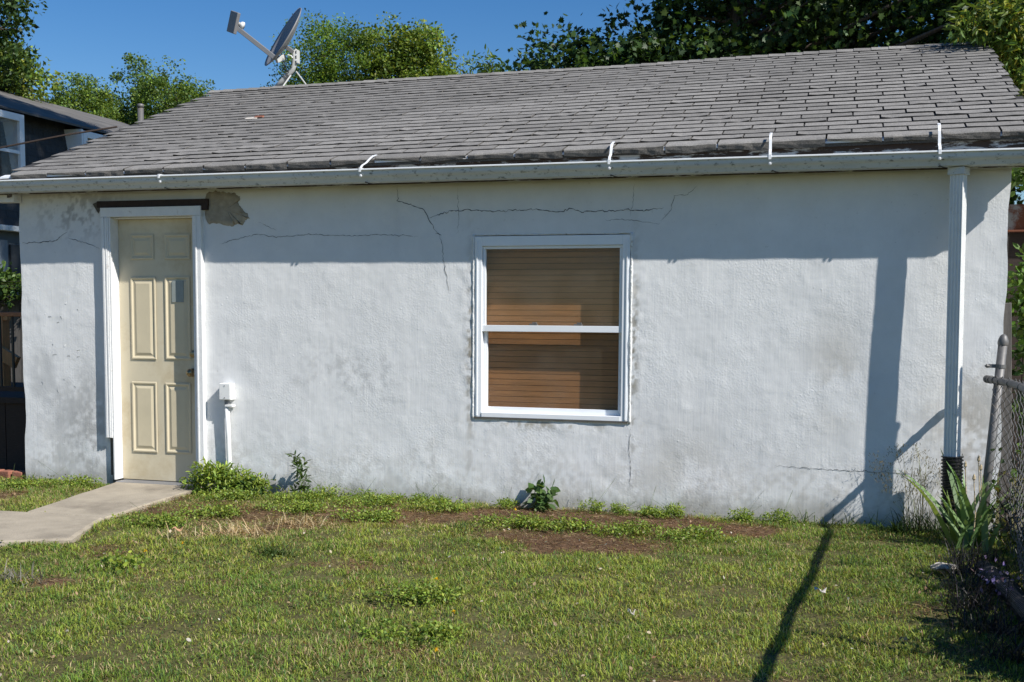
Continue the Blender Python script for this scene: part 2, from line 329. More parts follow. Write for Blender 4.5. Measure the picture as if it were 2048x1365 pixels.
hole = ((xc > DX0) & (xc < DX1) & (zc < DZ)) | ((xc > VX0) & (xc < VX1) & (zc > VZ0) & (zc < VZ1))
# colour: old white paint, grime near the ground, stains
big = fbm(X * 1.1, Zw * 1.1, 71, 4); fine = .5 * fbm(X * 14, Zw * 14, 73, 4) + .5 * fbm(X * 40, Zw * 34, 74, 2); mid = fbm(X * 4, Zw * 3, 75, 4)
c = np.ones(X.shape + (3,)) * np.array([.725, .727, .72]) * (.93 + .14 * big)[..., None]
def stain(m, colr, k):
    global c
    m = np.clip(m, 0, 1)[..., None] * k; c = c * (1 - m) + np.array(colr) * m
low = sstep(.62, -.02, Zw + (mid - .5) * .55)
stain(low * sstep(.48, .74, fine + .2 * mid), (.42, .40, .36), .5)
stain(sstep(.16, .0, Zw + (mid - .5) * .2), (.25, .24, .20), .6)
stain(blob(X, Zw, -5.72, .45, .30, .42) * sstep(.35, .68, fine * .7 + mid * .4), (.27, .27, .26), .7)
stain(blob(X, Zw, -6.05, .8, .3, .5) * sstep(.45, .7, mid), (.40, .41, .41), .6)
stain(blob(X, Zw, -5.75, 2.1, .35, .18) * sstep(.46, .62, fine), (.20, .19, .18), .6)
stain(blob(X, Zw, -.10, .95, .17, .33) * sstep(.42, .62, mid + .1 * fine), (.46, .44, .40), .7)
stain(blob(X, Zw, .72, .62, .25, .38) * sstep(.42, .66, fine * .6 + mid * .5), (.36, .33, .28), .75)
stain(blob(X, Zw, -1.1, .33, .35, .2) * sstep(.4, .65, mid), (.47, .46, .42), .6)
stain(blob(X, Zw, -3.5, .9, .5, .2) * sstep(.5, .66, fine), (.45, .45, .44), .5)
for wx in (VX0 - .028, VX1 + .03):
    stain(blob(X, Zw, wx, 1.05, .03, .6) * sstep(.46, .6, fine), (.20, .17, .11), .8)
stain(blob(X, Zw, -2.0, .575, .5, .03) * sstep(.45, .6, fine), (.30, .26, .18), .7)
stain(blob(X, Zw, -3.11, 1.9, .03, .3) * .25, (.5, .5, .5), .5)
V3 = np.stack([Xd, Y, Zw], -1).reshape(-1, 3)
wall = obj("wall", mesh_arr("wall", V3, [q[~hole]], c.reshape(-1, 3), True), M['stucco'], garage)
wall["label"] = "cracked white stucco front wall with grime along its foot"
mb = MB()                                  # the other three walls and both gables
RY = 2.95; RZ0, RSL, RTX = 2.477, .383, .009
def roofz(x, y): return RZ0 + RTX * x + RSL * (y if y <= RY else 2 * RY - y)
for x0, x1 in ((WX0 + .012, WX0 + .2), (WX1 - .2, WX1 - .012)):
    pts = [(.008, -.08), (5.9, -.08), (5.9, roofz(x0, 5.9) - .09), (RY, roofz(x0, RY) - .09), (.008, roofz(x0, .008) - .14)]
    n_ = len(pts); mb.add([(x0, y, z) for y, z in pts] + [(x1, y, z) for y, z in pts], [tuple(range(n_)), tuple(range(n_, 2 * n_))[::-1]] + [(i, n_ + i, n_ + (i + 1) % n_, (i + 1) % n_) for i in range(n_)])
mb.box((WX0 + .2, 5.72, -.08), (WX1 - .2, 5.9, 2.3))
o = mb.build("side_wall", mat("side_stucco", (.62, .63, .63), .9, var=.1, nscale=3, bump=.006, bscale=40), garage)
# reveals of the openings
mb = MB()
mb.box((VX0 - .05, .012, VZ0 - .05), (VX0, .16, VZ1 + .05)).box((VX1, .012, VZ0 - .05), (VX1 + .05, .16, VZ1 + .05)).box((VX0, .012, VZ1), (VX1, .16, VZ1 + .05)).box((VX0, .012, VZ0 - .05), (VX1, .16, VZ0))
mb.build("window_reveal", M['caulk'], garage)
# ---- cracks in the stucco
def crack(path, w0=.004, jit=.010, name="crack"):
    P = []
    for (a, b) in zip(path[:-1], path[1:]):
        n_ = max(2, int(math.dist(a, b) / .014))
        for t in range(n_): P.append((a[0] + (b[0] - a[0]) * t / n_, a[1] + (b[1] - a[1]) * t / n_))
    P.append(path[-1]); P = np.array(P); k = len(P)
    P += np.cumsum(RNG.normal(0, jit * .35, (k, 2)), 0) * .25 + RNG.normal(0, jit * .28, (k, 2))
    wid = w0 * (.35 + 1.1 * RNG.random(k)) * np.minimum(1, np.minimum(np.arange(k) + 1, k - np.arange(k)) / 6)
    T = np.gradient(P, axis=0); T /= np.linalg.norm(T, axis=1)[:, None] + 1e-9; Nn = np.stack([-T[:, 1], T[:, 0]], 1)
    A = P + Nn * wid[:, None] / 2; B = P - Nn * wid[:, None] / 2; R = []
    for Q in (A, B): R.append(np.stack([Q[:, 0], -wdisp(Q[:, 0], Q[:, 1]) - .0022, Q[:, 1]], 1))
    V = np.concatenate(R); i = np.arange(k - 1); f = np.stack([i, i + 1, k + i + 1, k + i], 1)
    obj(name, mesh_arr(name, V, [f]), M['crack'], wall)
crack([(-2.869, 1.997), (-2.824, 2.013), (-2.713, 2.042), (-2.567, 2.05), (-2.403, 2.036), (-2.242, 2.05), (-2.082, 2.051), (-1.924, 2.034), (-1.838, 2.059), (-1.751, 2.031), (-1.614, 2.038), (-1.445, 2.042), (-1.31, 2.039), (-1.194, 2.05)], .005, .013)
crack([(-3.105, 2.224), (-3.106, 2.123), (-3.011, 2.097), (-2.906, 2.063), (-2.884, 2.028), (-2.869, 1.986), (-2.832, 1.923), (-2.791, 1.884)], .0045)
crack([(-2.82, 1.892), (-2.80, 1.89), (-2.778, 1.878)], .014, .004)
crack([(-2.791, 1.884), (-2.772, 1.811), (-2.765, 1.707), (-2.749, 1.568), (-2.731, 1.481)], .0032)
crack([(-6.26, 1.86), (-6.121, 1.862), (-5.959, 1.88), (-5.853, 1.94)], .005); crack([(-5.845, 1.892), (-5.76, 1.875), (-5.688, 1.858), (-5.55, 1.803)], .004)
crack([(-4.519, 1.83), (-4.352, 1.876), (-4.188, 1.899), (-4.026, 1.875), (-3.785, 1.89), (-3.51, 1.883), (-3.125, 1.878), (-2.95, 1.875)], .003)
crack([(-1.0, 2.175), (-1.064, 2.119), (-1.146, 2.111), (-1.177, 2.007), (-1.242, 1.943)], .0025)
crack([(-1.613, 1.962), (-1.511, 1.97), (-1.40, 1.96), (-1.242, 1.94)], .0025)
crack([(-1.42, 2.2), (-1.42, 2.08), (-1.44, 1.98)], .002); crack([(-2.66, 2.2), (-2.655, 2.0), (-2.66, 1.88)], .002)
crack([(-1.42, .58), (-1.43, .45), (-1.42, .30), (-1.425, .15)], .003); crack([(-.46, .355), (-.1, .35), (.25, .345), (.42, .35)], .003)
crack([(-4.2, 1.995), (-4.12, 1.96), (-4.05, 1.93)], .0025)
for k in range(15):                         # curled paint flakes beside the door
    x = random.uniform(-6.15, -5.75); z = random.uniform(.55, 1.5) if k < 18 else random.uniform(.2, .9); a = random.uniform(-1.2, 1.2); l = random.uniform(.015, .05); h = random.uniform(.004, .012)
    dx, dz = math.cos(a) * l, math.sin(a) * l; px, pz = -math.sin(a) * h, math.cos(a) * h; y = -float(wdisp(np.array(x), np.array(z)))
    MB().add([(x, y - .001, z), (x + dx, y - .001, z + dz), (x + dx * .8 + px, y - .0035, z + dz * .8 + pz), (x + px + dx * .2, y - .004, z + pz + dz * .2)], [(0, 1, 2, 3)]).build("paint_flake", M['white_paint'], wall)
# ---- mortar patch beside the lintel
P = [(-4.63, 2.21), (-4.55, 2.225), (-4.47, 2.215), (-4.385, 2.205), (-4.345, 2.17), (-4.365, 2.13), (-4.33, 2.09), (-4.285, 2.055), (-4.27, 2.02), (-4.31, 2.005), (-4.325, 1.975), (-4.37, 1.985), (-4.41, 1.965), (-4.46, 1.975), (-4.53, 1.985), (-4.62, 1.985), (-4.645, 2.05)]
Q = []
for a, b in zip(P, P[1:] + P[:1]):
    for t in range(5): Q.append((a[0] + (b[0] - a[0]) * t / 5 + random.uniform(-.006, .006), a[1] + (b[1] - a[1]) * t / 5 + random.uniform(-.006, .006)))
V = []; n_ = len(Q)
for rad in (1.0, .97, .7, .4, .15):
    for (x, z) in Q:
        xx = -4.46 + (x + 4.46) * rad; zz = 2.09 + (z - 2.09) * rad; V.append((xx, -float(wdisp(np.array(xx), np.array(zz))) - (.0015 if rad == 1 else .006), zz))
F = [(r * n_ + i, r * n_ + (i + 1) % n_, (r + 1) * n_ + (i + 1) % n_, (r + 1) * n_ + i) for r in range(4) for i in range(n_)] + [tuple(4 * n_ + i for i in range(n_))]
o = MB().add(V, F).build("mortar_patch", M['mortar'], wall, smooth=True); o["label"] = "bare grey-brown mortar patch beside the door lintel"
# ---- lintel
o = MB().box((-5.555, -.030, 2.118), (-4.60, .02, 2.168)).box((-4.655, -.033, 2.085), (-4.603, .0, 2.1205)).build("lintel", M['lintel'], garage, .003)
MB().add([(-5.60, -.018, 2.15), (-5.54, -.02, 2.17), (-5.53, -.02, 2.10), (-5.55, -.018, 2.075)], [(0, 1, 2, 3)]).build("lintel_stain", M['grime'], wall)
# ---- door frame
mb = MB()
mb.box((-5.515, -.045, .36), (-5.448, .0, 2.045)).box((-5.500, -.052, .362), (-5.482, -.0455, 2.044)).box((-5.474, -.050, .362), (-5.460, -.0455, 2.044))
mb.build("casing", M['white_paint'], garage, .003)
MB().box((-5.447, -.040, .035), (-5.433, .14, 2.045)).build("jamb", M['white_paint'], garage, .002)
MB().box((-4.727, -.040, .03), (-4.7125, .14, 2.045)).build("jamb", M['white_paint'], garage, .002)
mb = MB().box((-4.712, -.046, .03), (-4.652, .0, 2.045)).box((-4.700, -.053, .032), (-4.686, -.0465, 2.044)); mb.build("casing", M['white_paint'], garage, .003)
mb = MB().box((-5.515, -.046, 2.046), (-4.652, .0, 2.116)).box((-5.432, .0005, 2.034), (-4.728, .056, 2.0455)); mb.build("head_casing", M['white_paint'], garage, .003)
MB().box((-5.475, -.012, -.02), (-5.448, .10, .36)).build("bare_jamb_foot", M['oldwood'], garage)
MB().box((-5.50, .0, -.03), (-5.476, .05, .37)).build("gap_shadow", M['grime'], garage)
MB().box((-5.42, -.06, -.02), (-4.73, .16, .026)).build("threshold", M['grey_metal'], garage, .004)
MB().box((DX0 - .05, .15, -.05), (DX1 + .05, .17, 2.12)).build("door_backing", M['darkwood'], garage)
# ---- door with six raised panels
door = obj("door", MB().box((-5.455, .1005, .032), (-4.742, .140, 2.033)).mesh("door"), M['door'], garage)
door["label"] = "cream six-panel door, yellowed around the panels"
DP = [(-5.350, -5.142, 1.728, 1.920), (-5.050, -4.83, 1.726, 1.918), (-5.355, -5.132, .965, 1.598), (-5.055, -4.835, .968, 1.602), (-5.360, -5.137, .246, .795), (-5.063, -4.842, .249, .791)]
for (x0, x1, z0, z1) in DP:
    # moulding ring: groove then raised field
    lv = [(0, .1003), (.006, .0965), (.014, .0965), (.024, .1050), (.032, .1050), (.052, .0975)]
    V = []; F = []
    for ins, y in lv: V += [(x0 + ins, y, z0 + ins), (x1 - ins, y, z0 + ins), (x1 - ins, y, z1 - ins), (x0 + ins, y, z1 - ins)]
    for r in range(len(lv) - 1):
        for i in range(4): F.append((r * 4 + i, r * 4 + (i + 1) % 4, (r + 1) * 4 + (i + 1) % 4, (r + 1) * 4 + i))
    k = (len(lv) - 1) * 4; F.append((k, k + 1, k + 2, k + 3))
    V = [(x, y - .0055, z) for x, y, z in V]
    MB().add(V, F).build("panel", M['door_edge'], door)
MB().box((-4.985, .0855, 1.405), (-4.885, .0895, 1.568)).build("sticker", M['sticker'], door)
mb = MB().lathe((-4.822, .1005, .873), [(.0, .0), (.032, .0), (.032, .006), (.012, .010), (.012, .03), (.026, .038), (.030, .052), (.022, .066), (.0, .070)], 16, (0, -1, 0)); mb.build("knob", M['brass'], door, smooth=True)
mb = MB().lathe((-4.818, .1005, 1.014), [(.0, .0), (.028, .0), (.026, .014), (.020, .018), (.0, .018)], 16, (0, -1, 0)); mb.build("deadbolt", M['brass'], door, smooth=True)
door.location.y -= .042; door.location.x += .024
# ---- window
win = empty("window", (-1.98, 0, .6)); put_parent = win; win.parent = garage; win.location = Vector((-1.98, 0, .6)) - WPOS[garage]
win["label"] = "white vinyl double-hung window backed with brown slats"
fx0, fx1, fz0, fz1 = VX0 + .006, VX1 - .006, VZ0 + .012, VZ1 - .006
mb = MB(); t = .052
mb.box((fx0, -.004, fz0), (fx0 + t, .10, fz1)).build("frame", M['vinyl'], win, .003)
MB().box((fx1 - t, -.004, fz0), (fx1, .10, fz1)).build("frame", M['vinyl'], win, .003)
MB().box((fx0 + t, -.004, fz1 - .068), (fx1 - t, .10, fz1)).box((fx0 + t, .010, fz1 - .088), (fx1 - t, .03, fz1 - .069)).build("frame", M['vinyl'], win, .003)
MB().box((fx0 + t, -.010, fz0), (fx1 - t, .10, fz0 + .034)).build("sill", M['vinyl'], win, .003)
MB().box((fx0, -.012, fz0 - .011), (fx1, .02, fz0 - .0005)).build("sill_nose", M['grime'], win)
for a, b in ((fx0 + .014, fx0 + .022), (fx1 - .022, fx1 - .014)): MB().box((a, -.011, fz0 + .01), (b, -.0045, fz1 - .03)).build("track_lip", M['vinyl'], win)
ux0, ux1 = fx0 + t, fx1 - t; mz = 1.232
def sash(x0, x1, z0, z1, y0, y1, w, wb, wt):
    MB().box((x0, y0, z0), (x0 + w, y1, z1)).box((x1 - w, y0, z0), (x1, y1, z1)).box((x0 + w, y0, z0), (x1 - w, y1, z0 + wb)).box((x0 + w, y0, z1 - wt), (x1 - w, y1, z1)).build("sash", M['vinyl'], win, .002)
    g_ = MB().box((x0 + w, (y0 + y1) / 2 - .002, z0 + wb), (x1 - w, (y0 + y1) / 2 + .002, z1 - wt)).build("pane", M['glass'], win)
sash(ux0 + .002, ux1 - .002, mz - .02, fz1 - .070, .014, .042, .020, .04, .014)
sash(ux0 + .002, ux1 - .002, fz0 + .0345, mz + .012, .044, .074, .025, .036, .032)
MB().box((ux0, .006, mz - .022), (ux1, .0135, mz + .022)).build("meeting_rail", M['vinyl'], win, .002)
for x in (-2.11, -1.795): MB().box((x - .028, .008, mz + .0225), (x + .028, .04, mz + .034)).box((x - .008, .012, mz + .0345), (x + .024, .03, mz + .044)).build("sash_lock", M['galv'], win, .002)
k = 0; z = fz0 + .02
while z < fz1 - .03:
    h = .0405; MB().box((ux0 - .02, .128 + random.uniform(-.001, .001), z), (ux1 + .02, .136, z + h - .0032)).build("slat", M['slat'], win, .001); z += h; k += 1
MB().box((ux0 - .03, .1365, fz0), (ux1 + .03, .15, fz1)).build("backing_board", M['slat_gap'], win)
# caulk bead round the frame
P = [(VX0 - .004, VZ0), (VX0 - .004, VZ1 + .004), (VX1 + .004, VZ1 + .004), (VX1 + .004, VZ0), (VX0 - .004, VZ0 - .002)]
for a, b, r in ((P[0], P[1], .013), (P[1], P[2], .008), (P[2], P[3], .015), (P[3], P[4], .010)):
    n_ = int(math.dist(a, b) / .02); pts = []; rad = []
    for i in range(n_ + 1):
        x = a[0] + (b[0] - a[0]) * i / n_ + random.uniform(-.0015, .0015); zz = a[1] + (b[1] - a[1]) * i / n_ + random.uniform(-.0015, .0015)
        pts.append((x, -float(wdisp(np.array(x), np.array(zz))) * .7 + .002, zz)); rad.append(r * .75 * (.6 + .7 * float(fbm(np.array(x * 9 + 3), np.array(zz * 9), 5, 2))))
    MB().tube(pts, rad, 7).build("caulk_bead", M['caulk'], win, smooth=True)
# ---- soffit, fascia, gutter
MB().box((-6.52, -.1075, 2.244), (1.0, .02, 2.258)).build("soffit", M['fascia'], garage)
fa = obj("fascia", MB().add([(-6.5, -.128, 2.225), (1.03, -.128, 2.225), (1.03, -.128, roofz(1.03, -.128) - .03), (-6.5, -.128, roofz(-6.5, -.128) - .03), (-6.5, -.108, 2.225), (1.03, -.108, 2.225), (1.03, -.108, roofz(1.03, -.108) - .03), (-6.5, -.108, roofz(-6.5, -.108) - .03)], [(0, 1, 2, 3), (5, 4, 7, 6), (0, 4, 5, 1), (3, 2, 6, 7), (0, 3, 7, 4), (1, 5, 6, 2)]).mesh("fascia"), M['fascia'], garage)
MB().box((-6.42, -.10, 2.17), (-6.25, -.012, 2.242)).build("eave_return", M['white_paint'], garage, .004)
gut = empty("gutter", (-2.7, -.2, 2.22)); gut.parent = garage; gut.location = Vector((-2.7, -.2, 2.22)) - WPOS[garage]
gut["label"] = "mildewed white gutter hanging under the shingle edge"
prof = [(-.135, .078), (-.135, .0), (-.215, .0), (-.222, .003), (-.228, .017), (-.236, .030), (-.252, .039), (-.258, .050), (-.260, .078), (-.255, .078), (-.2525, .052), (-.246, .043), (-.230, .034), (-.222, .021), (-.216, .0065), (-.1385, .006), (-.1385, .078)]
segs = [(-8.2, -6.128), (-6.124, 1.075)]
for a, b in segs: MB().extrude(prof, (a, 0, 2.232), (b, 0, 2.232), (0, 1, 0), (0, 0, 1)).build("trough", M['gutter'], gut)
MB().extrude([(-.273, .086), (-.273, .097), (-.252, .097), (-.252, .086)], (-8.2, 0, 2.222), (1.075, 0, 2.222), (0, 1, 0), (0, 0, 1)).build("lip", M['gutter_lip'], gut, .002)
MB().extrude(prof[:9], (1.0755, 0, 2.232), (1.078, 0, 2.232), (0, 1, 0), (0, 0, 1)).build("end_cap", M['gutter'], gut)
for x, tall, lean in ((-4.849, .0, .01), (-3.272, .085, .05), (-1.535, .115, .0), (-.521, .135, -.005), (.469, .155, -.003)):
    w = .0085; mb = MB()
    mb.box((x - w, -.2765, 2.296), (x + w, -.2735, 2.322)).box((x - w, -.2765, 2.3225), (x + w, -.19, 2.3255))
    if tall:
        V = []
        for (y, z, dx) in ((-.262, 2.326, 0), (-.255, 2.345, lean * .2), (-.222, 2.365, lean * .5), (-.205, 2.326 + tall * .75, lean * .8), (-.18, 2.326 + tall, lean), (-.13, 2.345 + tall, lean * 1.2)): V += [(x - w + dx, y, z), (x + w + dx, y, z), (x + w + dx, y + .003, z - .002), (x - w + dx, y + .003, z - .002)]
        F = [(4 * r + i, 4 * r + (i + 1) % 4, 4 * r + 4 + (i + 1) % 4, 4 * r + 4 + i) for r in range(5) for i in range(4)] + [(0, 1, 2, 3), (20, 23, 22, 21)]; mb.add(V, F)
        mb.lathe((x + lean, -.172, 2.331 + tall), [(.004, 0), (.004, .004), (0, .004)], 8, (0, -.3, 1))
    mb.lathe((x, -.258, 2.272), [(.010, .0), (.010, .004), (.004, .006), (0, .006)], 10, (0, -1, -.2))
    mb.build("strap", M['gutter_lip'], gut, .0006)
for x in (-4.83, -3.25, -1.53, -.51, .47):   # grime runs under each strap
    MB().box((x - .006, -.226, 2.227), (x + .010, -.2165, 2.2315)).tube([(x, -.235, 2.235), (x + .02, -.225, 2.225), (x + .05, -.222, 2.221)], [.002, .004, .001], 5).build("grime_drip", M['grime'], gut)
# ---- downspout: square pipe, turned a little, with fluted faces
ds = empty("downspout", (.59, -.15, 0)); ds.parent = garage; ds.location = Vector((.59, -.15, 0)) - WPOS[garage]
ds["label"] = "white fluted downspout hanging clear of the wall"
def dsprof():
    a, b = .040, .033; P = []
    for k, (p, q_) in enumerate((((-a, -b), (a, -b)), ((a, -b), (a, b)), ((a, b), (-a, b)), ((-a, b), (-a, -b)))):
        n_ = 4; nx_, ny_ = [(0, 1), (-1, 0), (0, -1), (1, 0)][k]
        for i in range(n_):
            for t_, dep in ((.06, 0), (.36, 0), (.5, .006), (.86, .006)):
                t2 = (i + t_) / n_; P.append((p[0] + (q_[0] - p[0]) * t2 + nx_ * dep, p[1] + (q_[1] - p[1]) * t2 + ny_ * dep))
    return P
an = math.radians(-28); ax = (math.cos(an), math.sin(an), 0); ay = (-math.sin(an), math.cos(an), 0)
MB().extrude(dsprof(), (.587, -.150, 2.225), (.606, -.182, .44), ax, ay).build("pipe", M['pvc'], ds)
MB().box((-.050, -.043, 2.185), (.050, .043, 2.228), Matrix.Translation((.587, -.150, 0)) @ Matrix.Rotation(an, 4, 'Z')).build("outlet_collar", M['gutter'], ds)
# corrugated black boot and drain pipe lying along the fence
dr = empty("drain_pipe", (.61, -.15, 0), "black corrugated drain pipe fitted over the foot of the downspout", "drain pipe")
def corr(pts, r, pitch=.021):
    pts = [Vector(p) for p in pts]; out = []; rad = []; L_ = [0]
    for a, b in zip(pts, pts[1:]): L_.append(L_[-1] + (b - a).length)
    n_ = int(L_[-1] / pitch * 4)
    for i in range(n_ + 1):
        s_ = L_[-1] * i / n_; j = max(k for k in range(len(L_)) if L_[k] <= s_ + 1e-9); j = min(j, len(pts) - 2)
        out.append(pts[j].lerp(pts[j + 1], (s_ - L_[j]) / (L_[j + 1] - L_[j]))); rad.append(r * (1, 1, .86, .86)[i % 4])
    return out, rad
a, b = corr([(.608, -.184, .482), (.612, -.188, .3), (.622, -.19, -.02)], .066); MB().tube(a, b, 18).build("boot", M['black'], dr)
a, b = corr([(.69, -1.3, .02), (.72, -1.6, .035), (.75, -1.9, .045), (.78, -2.4, .04), (.82, -3.2, .03), (.84, -4.2, .02)], .05); MB().tube(a, b, 14).build("ground_run", M['black'], dr)
# ---- roof: deck, drip edge, shingles laid tab by tab
roof = empty("roof", (-2.7, 1.4, 2.5)); roof.parent = garage; roof.location = Vector((-2.7, 1.4, 2.5)) - WPOS[garage]
roof["label"] = "weathered grey three-tab shingle roof with curled courses"
RX0, RX1, EY = -6.32, 1.035, -.15
mb = MB(); t = .03
for ya, yb in ((EY, RY), (2 * RY - EY, RY)):
    mb.add([(RX0 + .02, ya, roofz(RX0, ya) - .012), (RX1 - .02, ya, roofz(RX1, ya) - .012), (RX1 - .02, yb, roofz(RX1, yb) - .012), (RX0 + .02, yb, roofz(RX0, yb) - .012),
            (RX0 + .02, ya, roofz(RX0, ya) - .04), (RX1 - .02, ya, roofz(RX1, ya) - .04), (RX1 - .02, yb, roofz(RX1, yb) - .04), (RX0 + .02, yb, roofz(RX0, yb) - .04)],
           [(0, 1, 2, 3), (7, 6, 5, 4), (0, 4, 5, 1), (1, 5, 6, 2), (2, 6, 7, 3), (3, 7, 4, 0)])
mb.build("deck", M['shingle_edge'], roof)
for x in (RX0 + .035, RX1 - .06):           # barge boards
    MB().add([(x, EY + .02, roofz(x, EY + .02) - .17), (x, RY, roofz(x, RY) - .17), (x, RY, roofz(x, RY) - .042), (x, EY + .02, roofz(x, EY + .02) - .042), (x + .02, EY + .02, roofz(x, EY + .02) - .17), (x + .02, RY, roofz(x, RY) - .17), (x + .02, RY, roofz(x, RY) - .042), (x + .02, EY + .02, roofz(x, EY + .02) - .042)], [(0, 1, 2, 3), (7, 6, 5, 4), (0, 4, 5, 1), (1, 5, 6, 2), (2, 6, 7, 3), (3, 7, 4, 0)]).build("barge_board", M['fascia'], roof)
MB().add([(RX0, EY - .008, roofz(RX0, EY) - .006), (RX1, EY - .008, roofz(RX1, EY) - .006), (RX1, EY + .05, roofz(RX1, EY + .05) - .004), (RX0, EY + .05, roofz(RX0, EY + .05) - .004), (RX0, EY - .010, roofz(RX0, EY) - .020), (RX1, EY - .010, roofz(RX1, EY) - .020)], [(0, 1, 2, 3), (4, 5, 1, 0)]).build("drip_edge", M['gutter_lip'], roof)
al = math.atan(RSL); ex = Vector((1, 0, RTX)).normalized(); ey = Vector((0, math.cos(al), math.sin(al))); ez = ex.cross(ey).normalized(); ey = ez.cross(ex)
ROT = Matrix((ex, ey, ez)).transposed()
TW, EXPO = .335, .1255; SL = (RY - EY) / math.cos(al); NR = int(SL / EXPO)
def tab_mesh(w, curl, nseg=5, seed=0, eave=False):
    r = random.Random(seed); V = []; F = []
    ph = r.uniform(0, 6.28); bw = [curl * (r.uniform(-.3, 1.0) if i in (0, nseg) else r.uniform(-.3, .45)) for i in range(nseg + 1)]
    dy = [r.uniform(-.004, .004) for _ in range(nseg + 1)]
    if eave:
        dr_ = r.uniform(.15, 1.0)
        rows = [(.255, -.002), (.119, .0045), (.0, .0105), (-.014, .004), (-.022, -.012 * dr_), (-.024, -.038 * dr_)]
    else: rows = [(.255, -.002), (.119, .0042), (.0, .0092), (.001, .0036)]
    for j, (y, z) in enumerate(rows):
        for i in range(nseg + 1):
            x = .0055 + (w - .011) * i / nseg; k = 1 if j >= 2 else (.3 if j == 1 else 0)
            yy = y + dy[i] * (k if j >= 2 else 0)
            zz = z + bw[i] * k
            if eave and j >= 4: zz += math.sin(ph + 3.0 * i / nseg) * .010; yy += r.uniform(-.003, .003)
            V.append((x, yy, zz))
    n1 = nseg + 1
    for j in range(len(rows) - 1):
        for i in range(nseg): F.append((j * n1 + i, (j + 1) * n1 + i, (j + 1) * n1 + i + 1, j * n1 + i + 1))
    k = len(V); V += [(.0055, .255, -.008), (.0055, .0, .0015), (w - .0055, .255, -.008), (w - .0055, .0, .0015)]
    F += [(0, k, k + 1, 2 * n1), (nseg, 2 * n1 + nseg, k + 3, k + 2)]
    me = bpy.data.meshes.new("shingle"); me.from_pydata(V, [], F); me.update(); me.materials.append(M['shingle']); me.materials.append(M['shingle_butt'] if not eave else M['shingle_edge']); me.materials.append(M['headlap'])
    for i_, p_ in enumerate(me.polygons): p_.material_index = 2 if i_ < nseg else (1 if (i_ >= (2 if not eave else 3) * nseg) else 0)
    return me
VAR = [tab_mesh(TW, c_, seed=i) for i, c_ in enumerate([.001] * 4 + [.002] * 6 + [.004] * 4 + [.008] * 2)]
WAVY = [tab_mesh(TW, c_, seed=50 + i) for i, c_ in enumerate([.004, .005, .007, .009, .012, .008])]
EAV = [tab_mesh(TW, .006, 6, 90 + i, True) for i in range(8)]
for q_ in EAV + VAR + WAVY:
    for p_ in q_.polygons: p_.use_smooth = False
tabs = []
for r_ in range(NR):
    off = (r_ % 2) * TW / 2 + (.018 * math.sin(r_ * 1.7)) - .10 - .0035 * r_ * 0
    x = RX0 - off
    while x < RX1:
        x0, x1 = max(x, RX0), min(x + TW, RX1 + .012 * math.sin(r_ * 2.3))
        if x1 - x0 > .05: tabs.append((r_, x0, x1))
        x += TW
def sag(x, s_): return float((fbm(np.array(x * .55 + 3), np.array(s_ * .6), 91, 2) - .5) * .03 * min(1, s_ / .5 + .3) + (fbm(np.array(x * 2.5), np.array(s_ * 2.2), 93, 2) - .5) * .004)
def tab_M(r_, x0):
    s_ = r_ * EXPO
    xm = x0 + TW / 2
    return Matrix.Translation(Vector((x0, EY, RZ0 + RTX * x0 + RSL * EY)) + ey * s_ + ez * (.004 + sag(xm, s_))) @ ROT.to_4x4() @ Matrix.Rotation(random.uniform(-.006, .006), 4, 'Z')
info = []
for (r_, x0, x1) in tabs:
    Mx = tab_M(r_, x0); p = Mx.translation; dv = CAM - p; info.append((dv.normalized().dot(ez) / dv.length ** 2, r_, x0, x1, Mx))
info.sort(key=lambda t: -t[0])
sV = []; sF = []; sC = []
for rank, (_, r_, x0, x1, Mx) in enumerate(info):
    w = x1 - x0; full = abs(w - TW) < .002
    wavy = (r_ < 5 and x0 < .2 and random.random() < .6) or (random.random() < .06)
    if full: me = random.choice(EAV if r_ == 0 else (WAVY if wavy else VAR))
    else: me = tab_mesh(w, .004, seed=500 + rank, eave=(r_ == 0))
    if rank < 300:
        o = bpy.data.objects.new("shingle", me); COL.objects.link(o); o.parent = roof
        o.matrix_basis = Matrix.Translation(-WPOS[roof]) @ Mx
    else:
        n_ = len(sV); tint = random.uniform(.88, 1.12)
        sV += [tuple(Mx @ v.co) for v in me.vertices]; sF += [tuple(i + n_ for i in p_.vertices) for p_ in me.polygons]; sC += [p_.material_index for p_ in me.polygons]
me = bpy.data.meshes.new("shingle_courses"); me.from_pydata(sV, [], sF); me.update()
me.materials.append(M['shingle']); me.materials.append(M['shingle_butt']); me.materials.append(M['headlap']); me.polygons.foreach_set("material_index", sC)
o = obj("shingle_courses", me, None, roof); o["kind"] = "stuff"
x = RX0; k = 0
while x < RX1 - .07:                        # ridge caps
    w = min(random.uniform(.135, .15), RX1 - .06 - x + .02); zz = roofz(x, RY) + .022 + sag(x, SL) ; a_ = .10; hang = .043
    V = []
    for dx, up in ((0, .006), (w + .06, .0)):
        V += [(x + dx, RY - a_, zz - hang + up), (x + dx, RY - .02, zz - .004 + up), (x + dx, RY + .02, zz - .004 + up), (x + dx, RY + a_, zz - hang + up)]
    V += [(vx, vy, vz - .007) for vx, vy, vz in V[:4]]
    MB().add(V, [(0, 4, 5, 1), (1, 5, 6, 2), (2, 6, 7, 3), (0, 1, 9, 8), (1, 2, 10, 9), (2, 3, 11, 10)]).build("ridge_cap", M['shingle'], roof); x += w
# rear slope
mb = MB().add([(RX0, RY, roofz(RX0, RY) + .012), (RX1, RY, roofz(RX1, RY) + .012), (RX1, 6.05, roofz(RX1, 6.05) + .012), (RX0, 6.05, roofz(RX0, 6.05) + .012)], [(0, 1, 2, 3)]); mb.build("rear_slope", M['shingle'], roof)
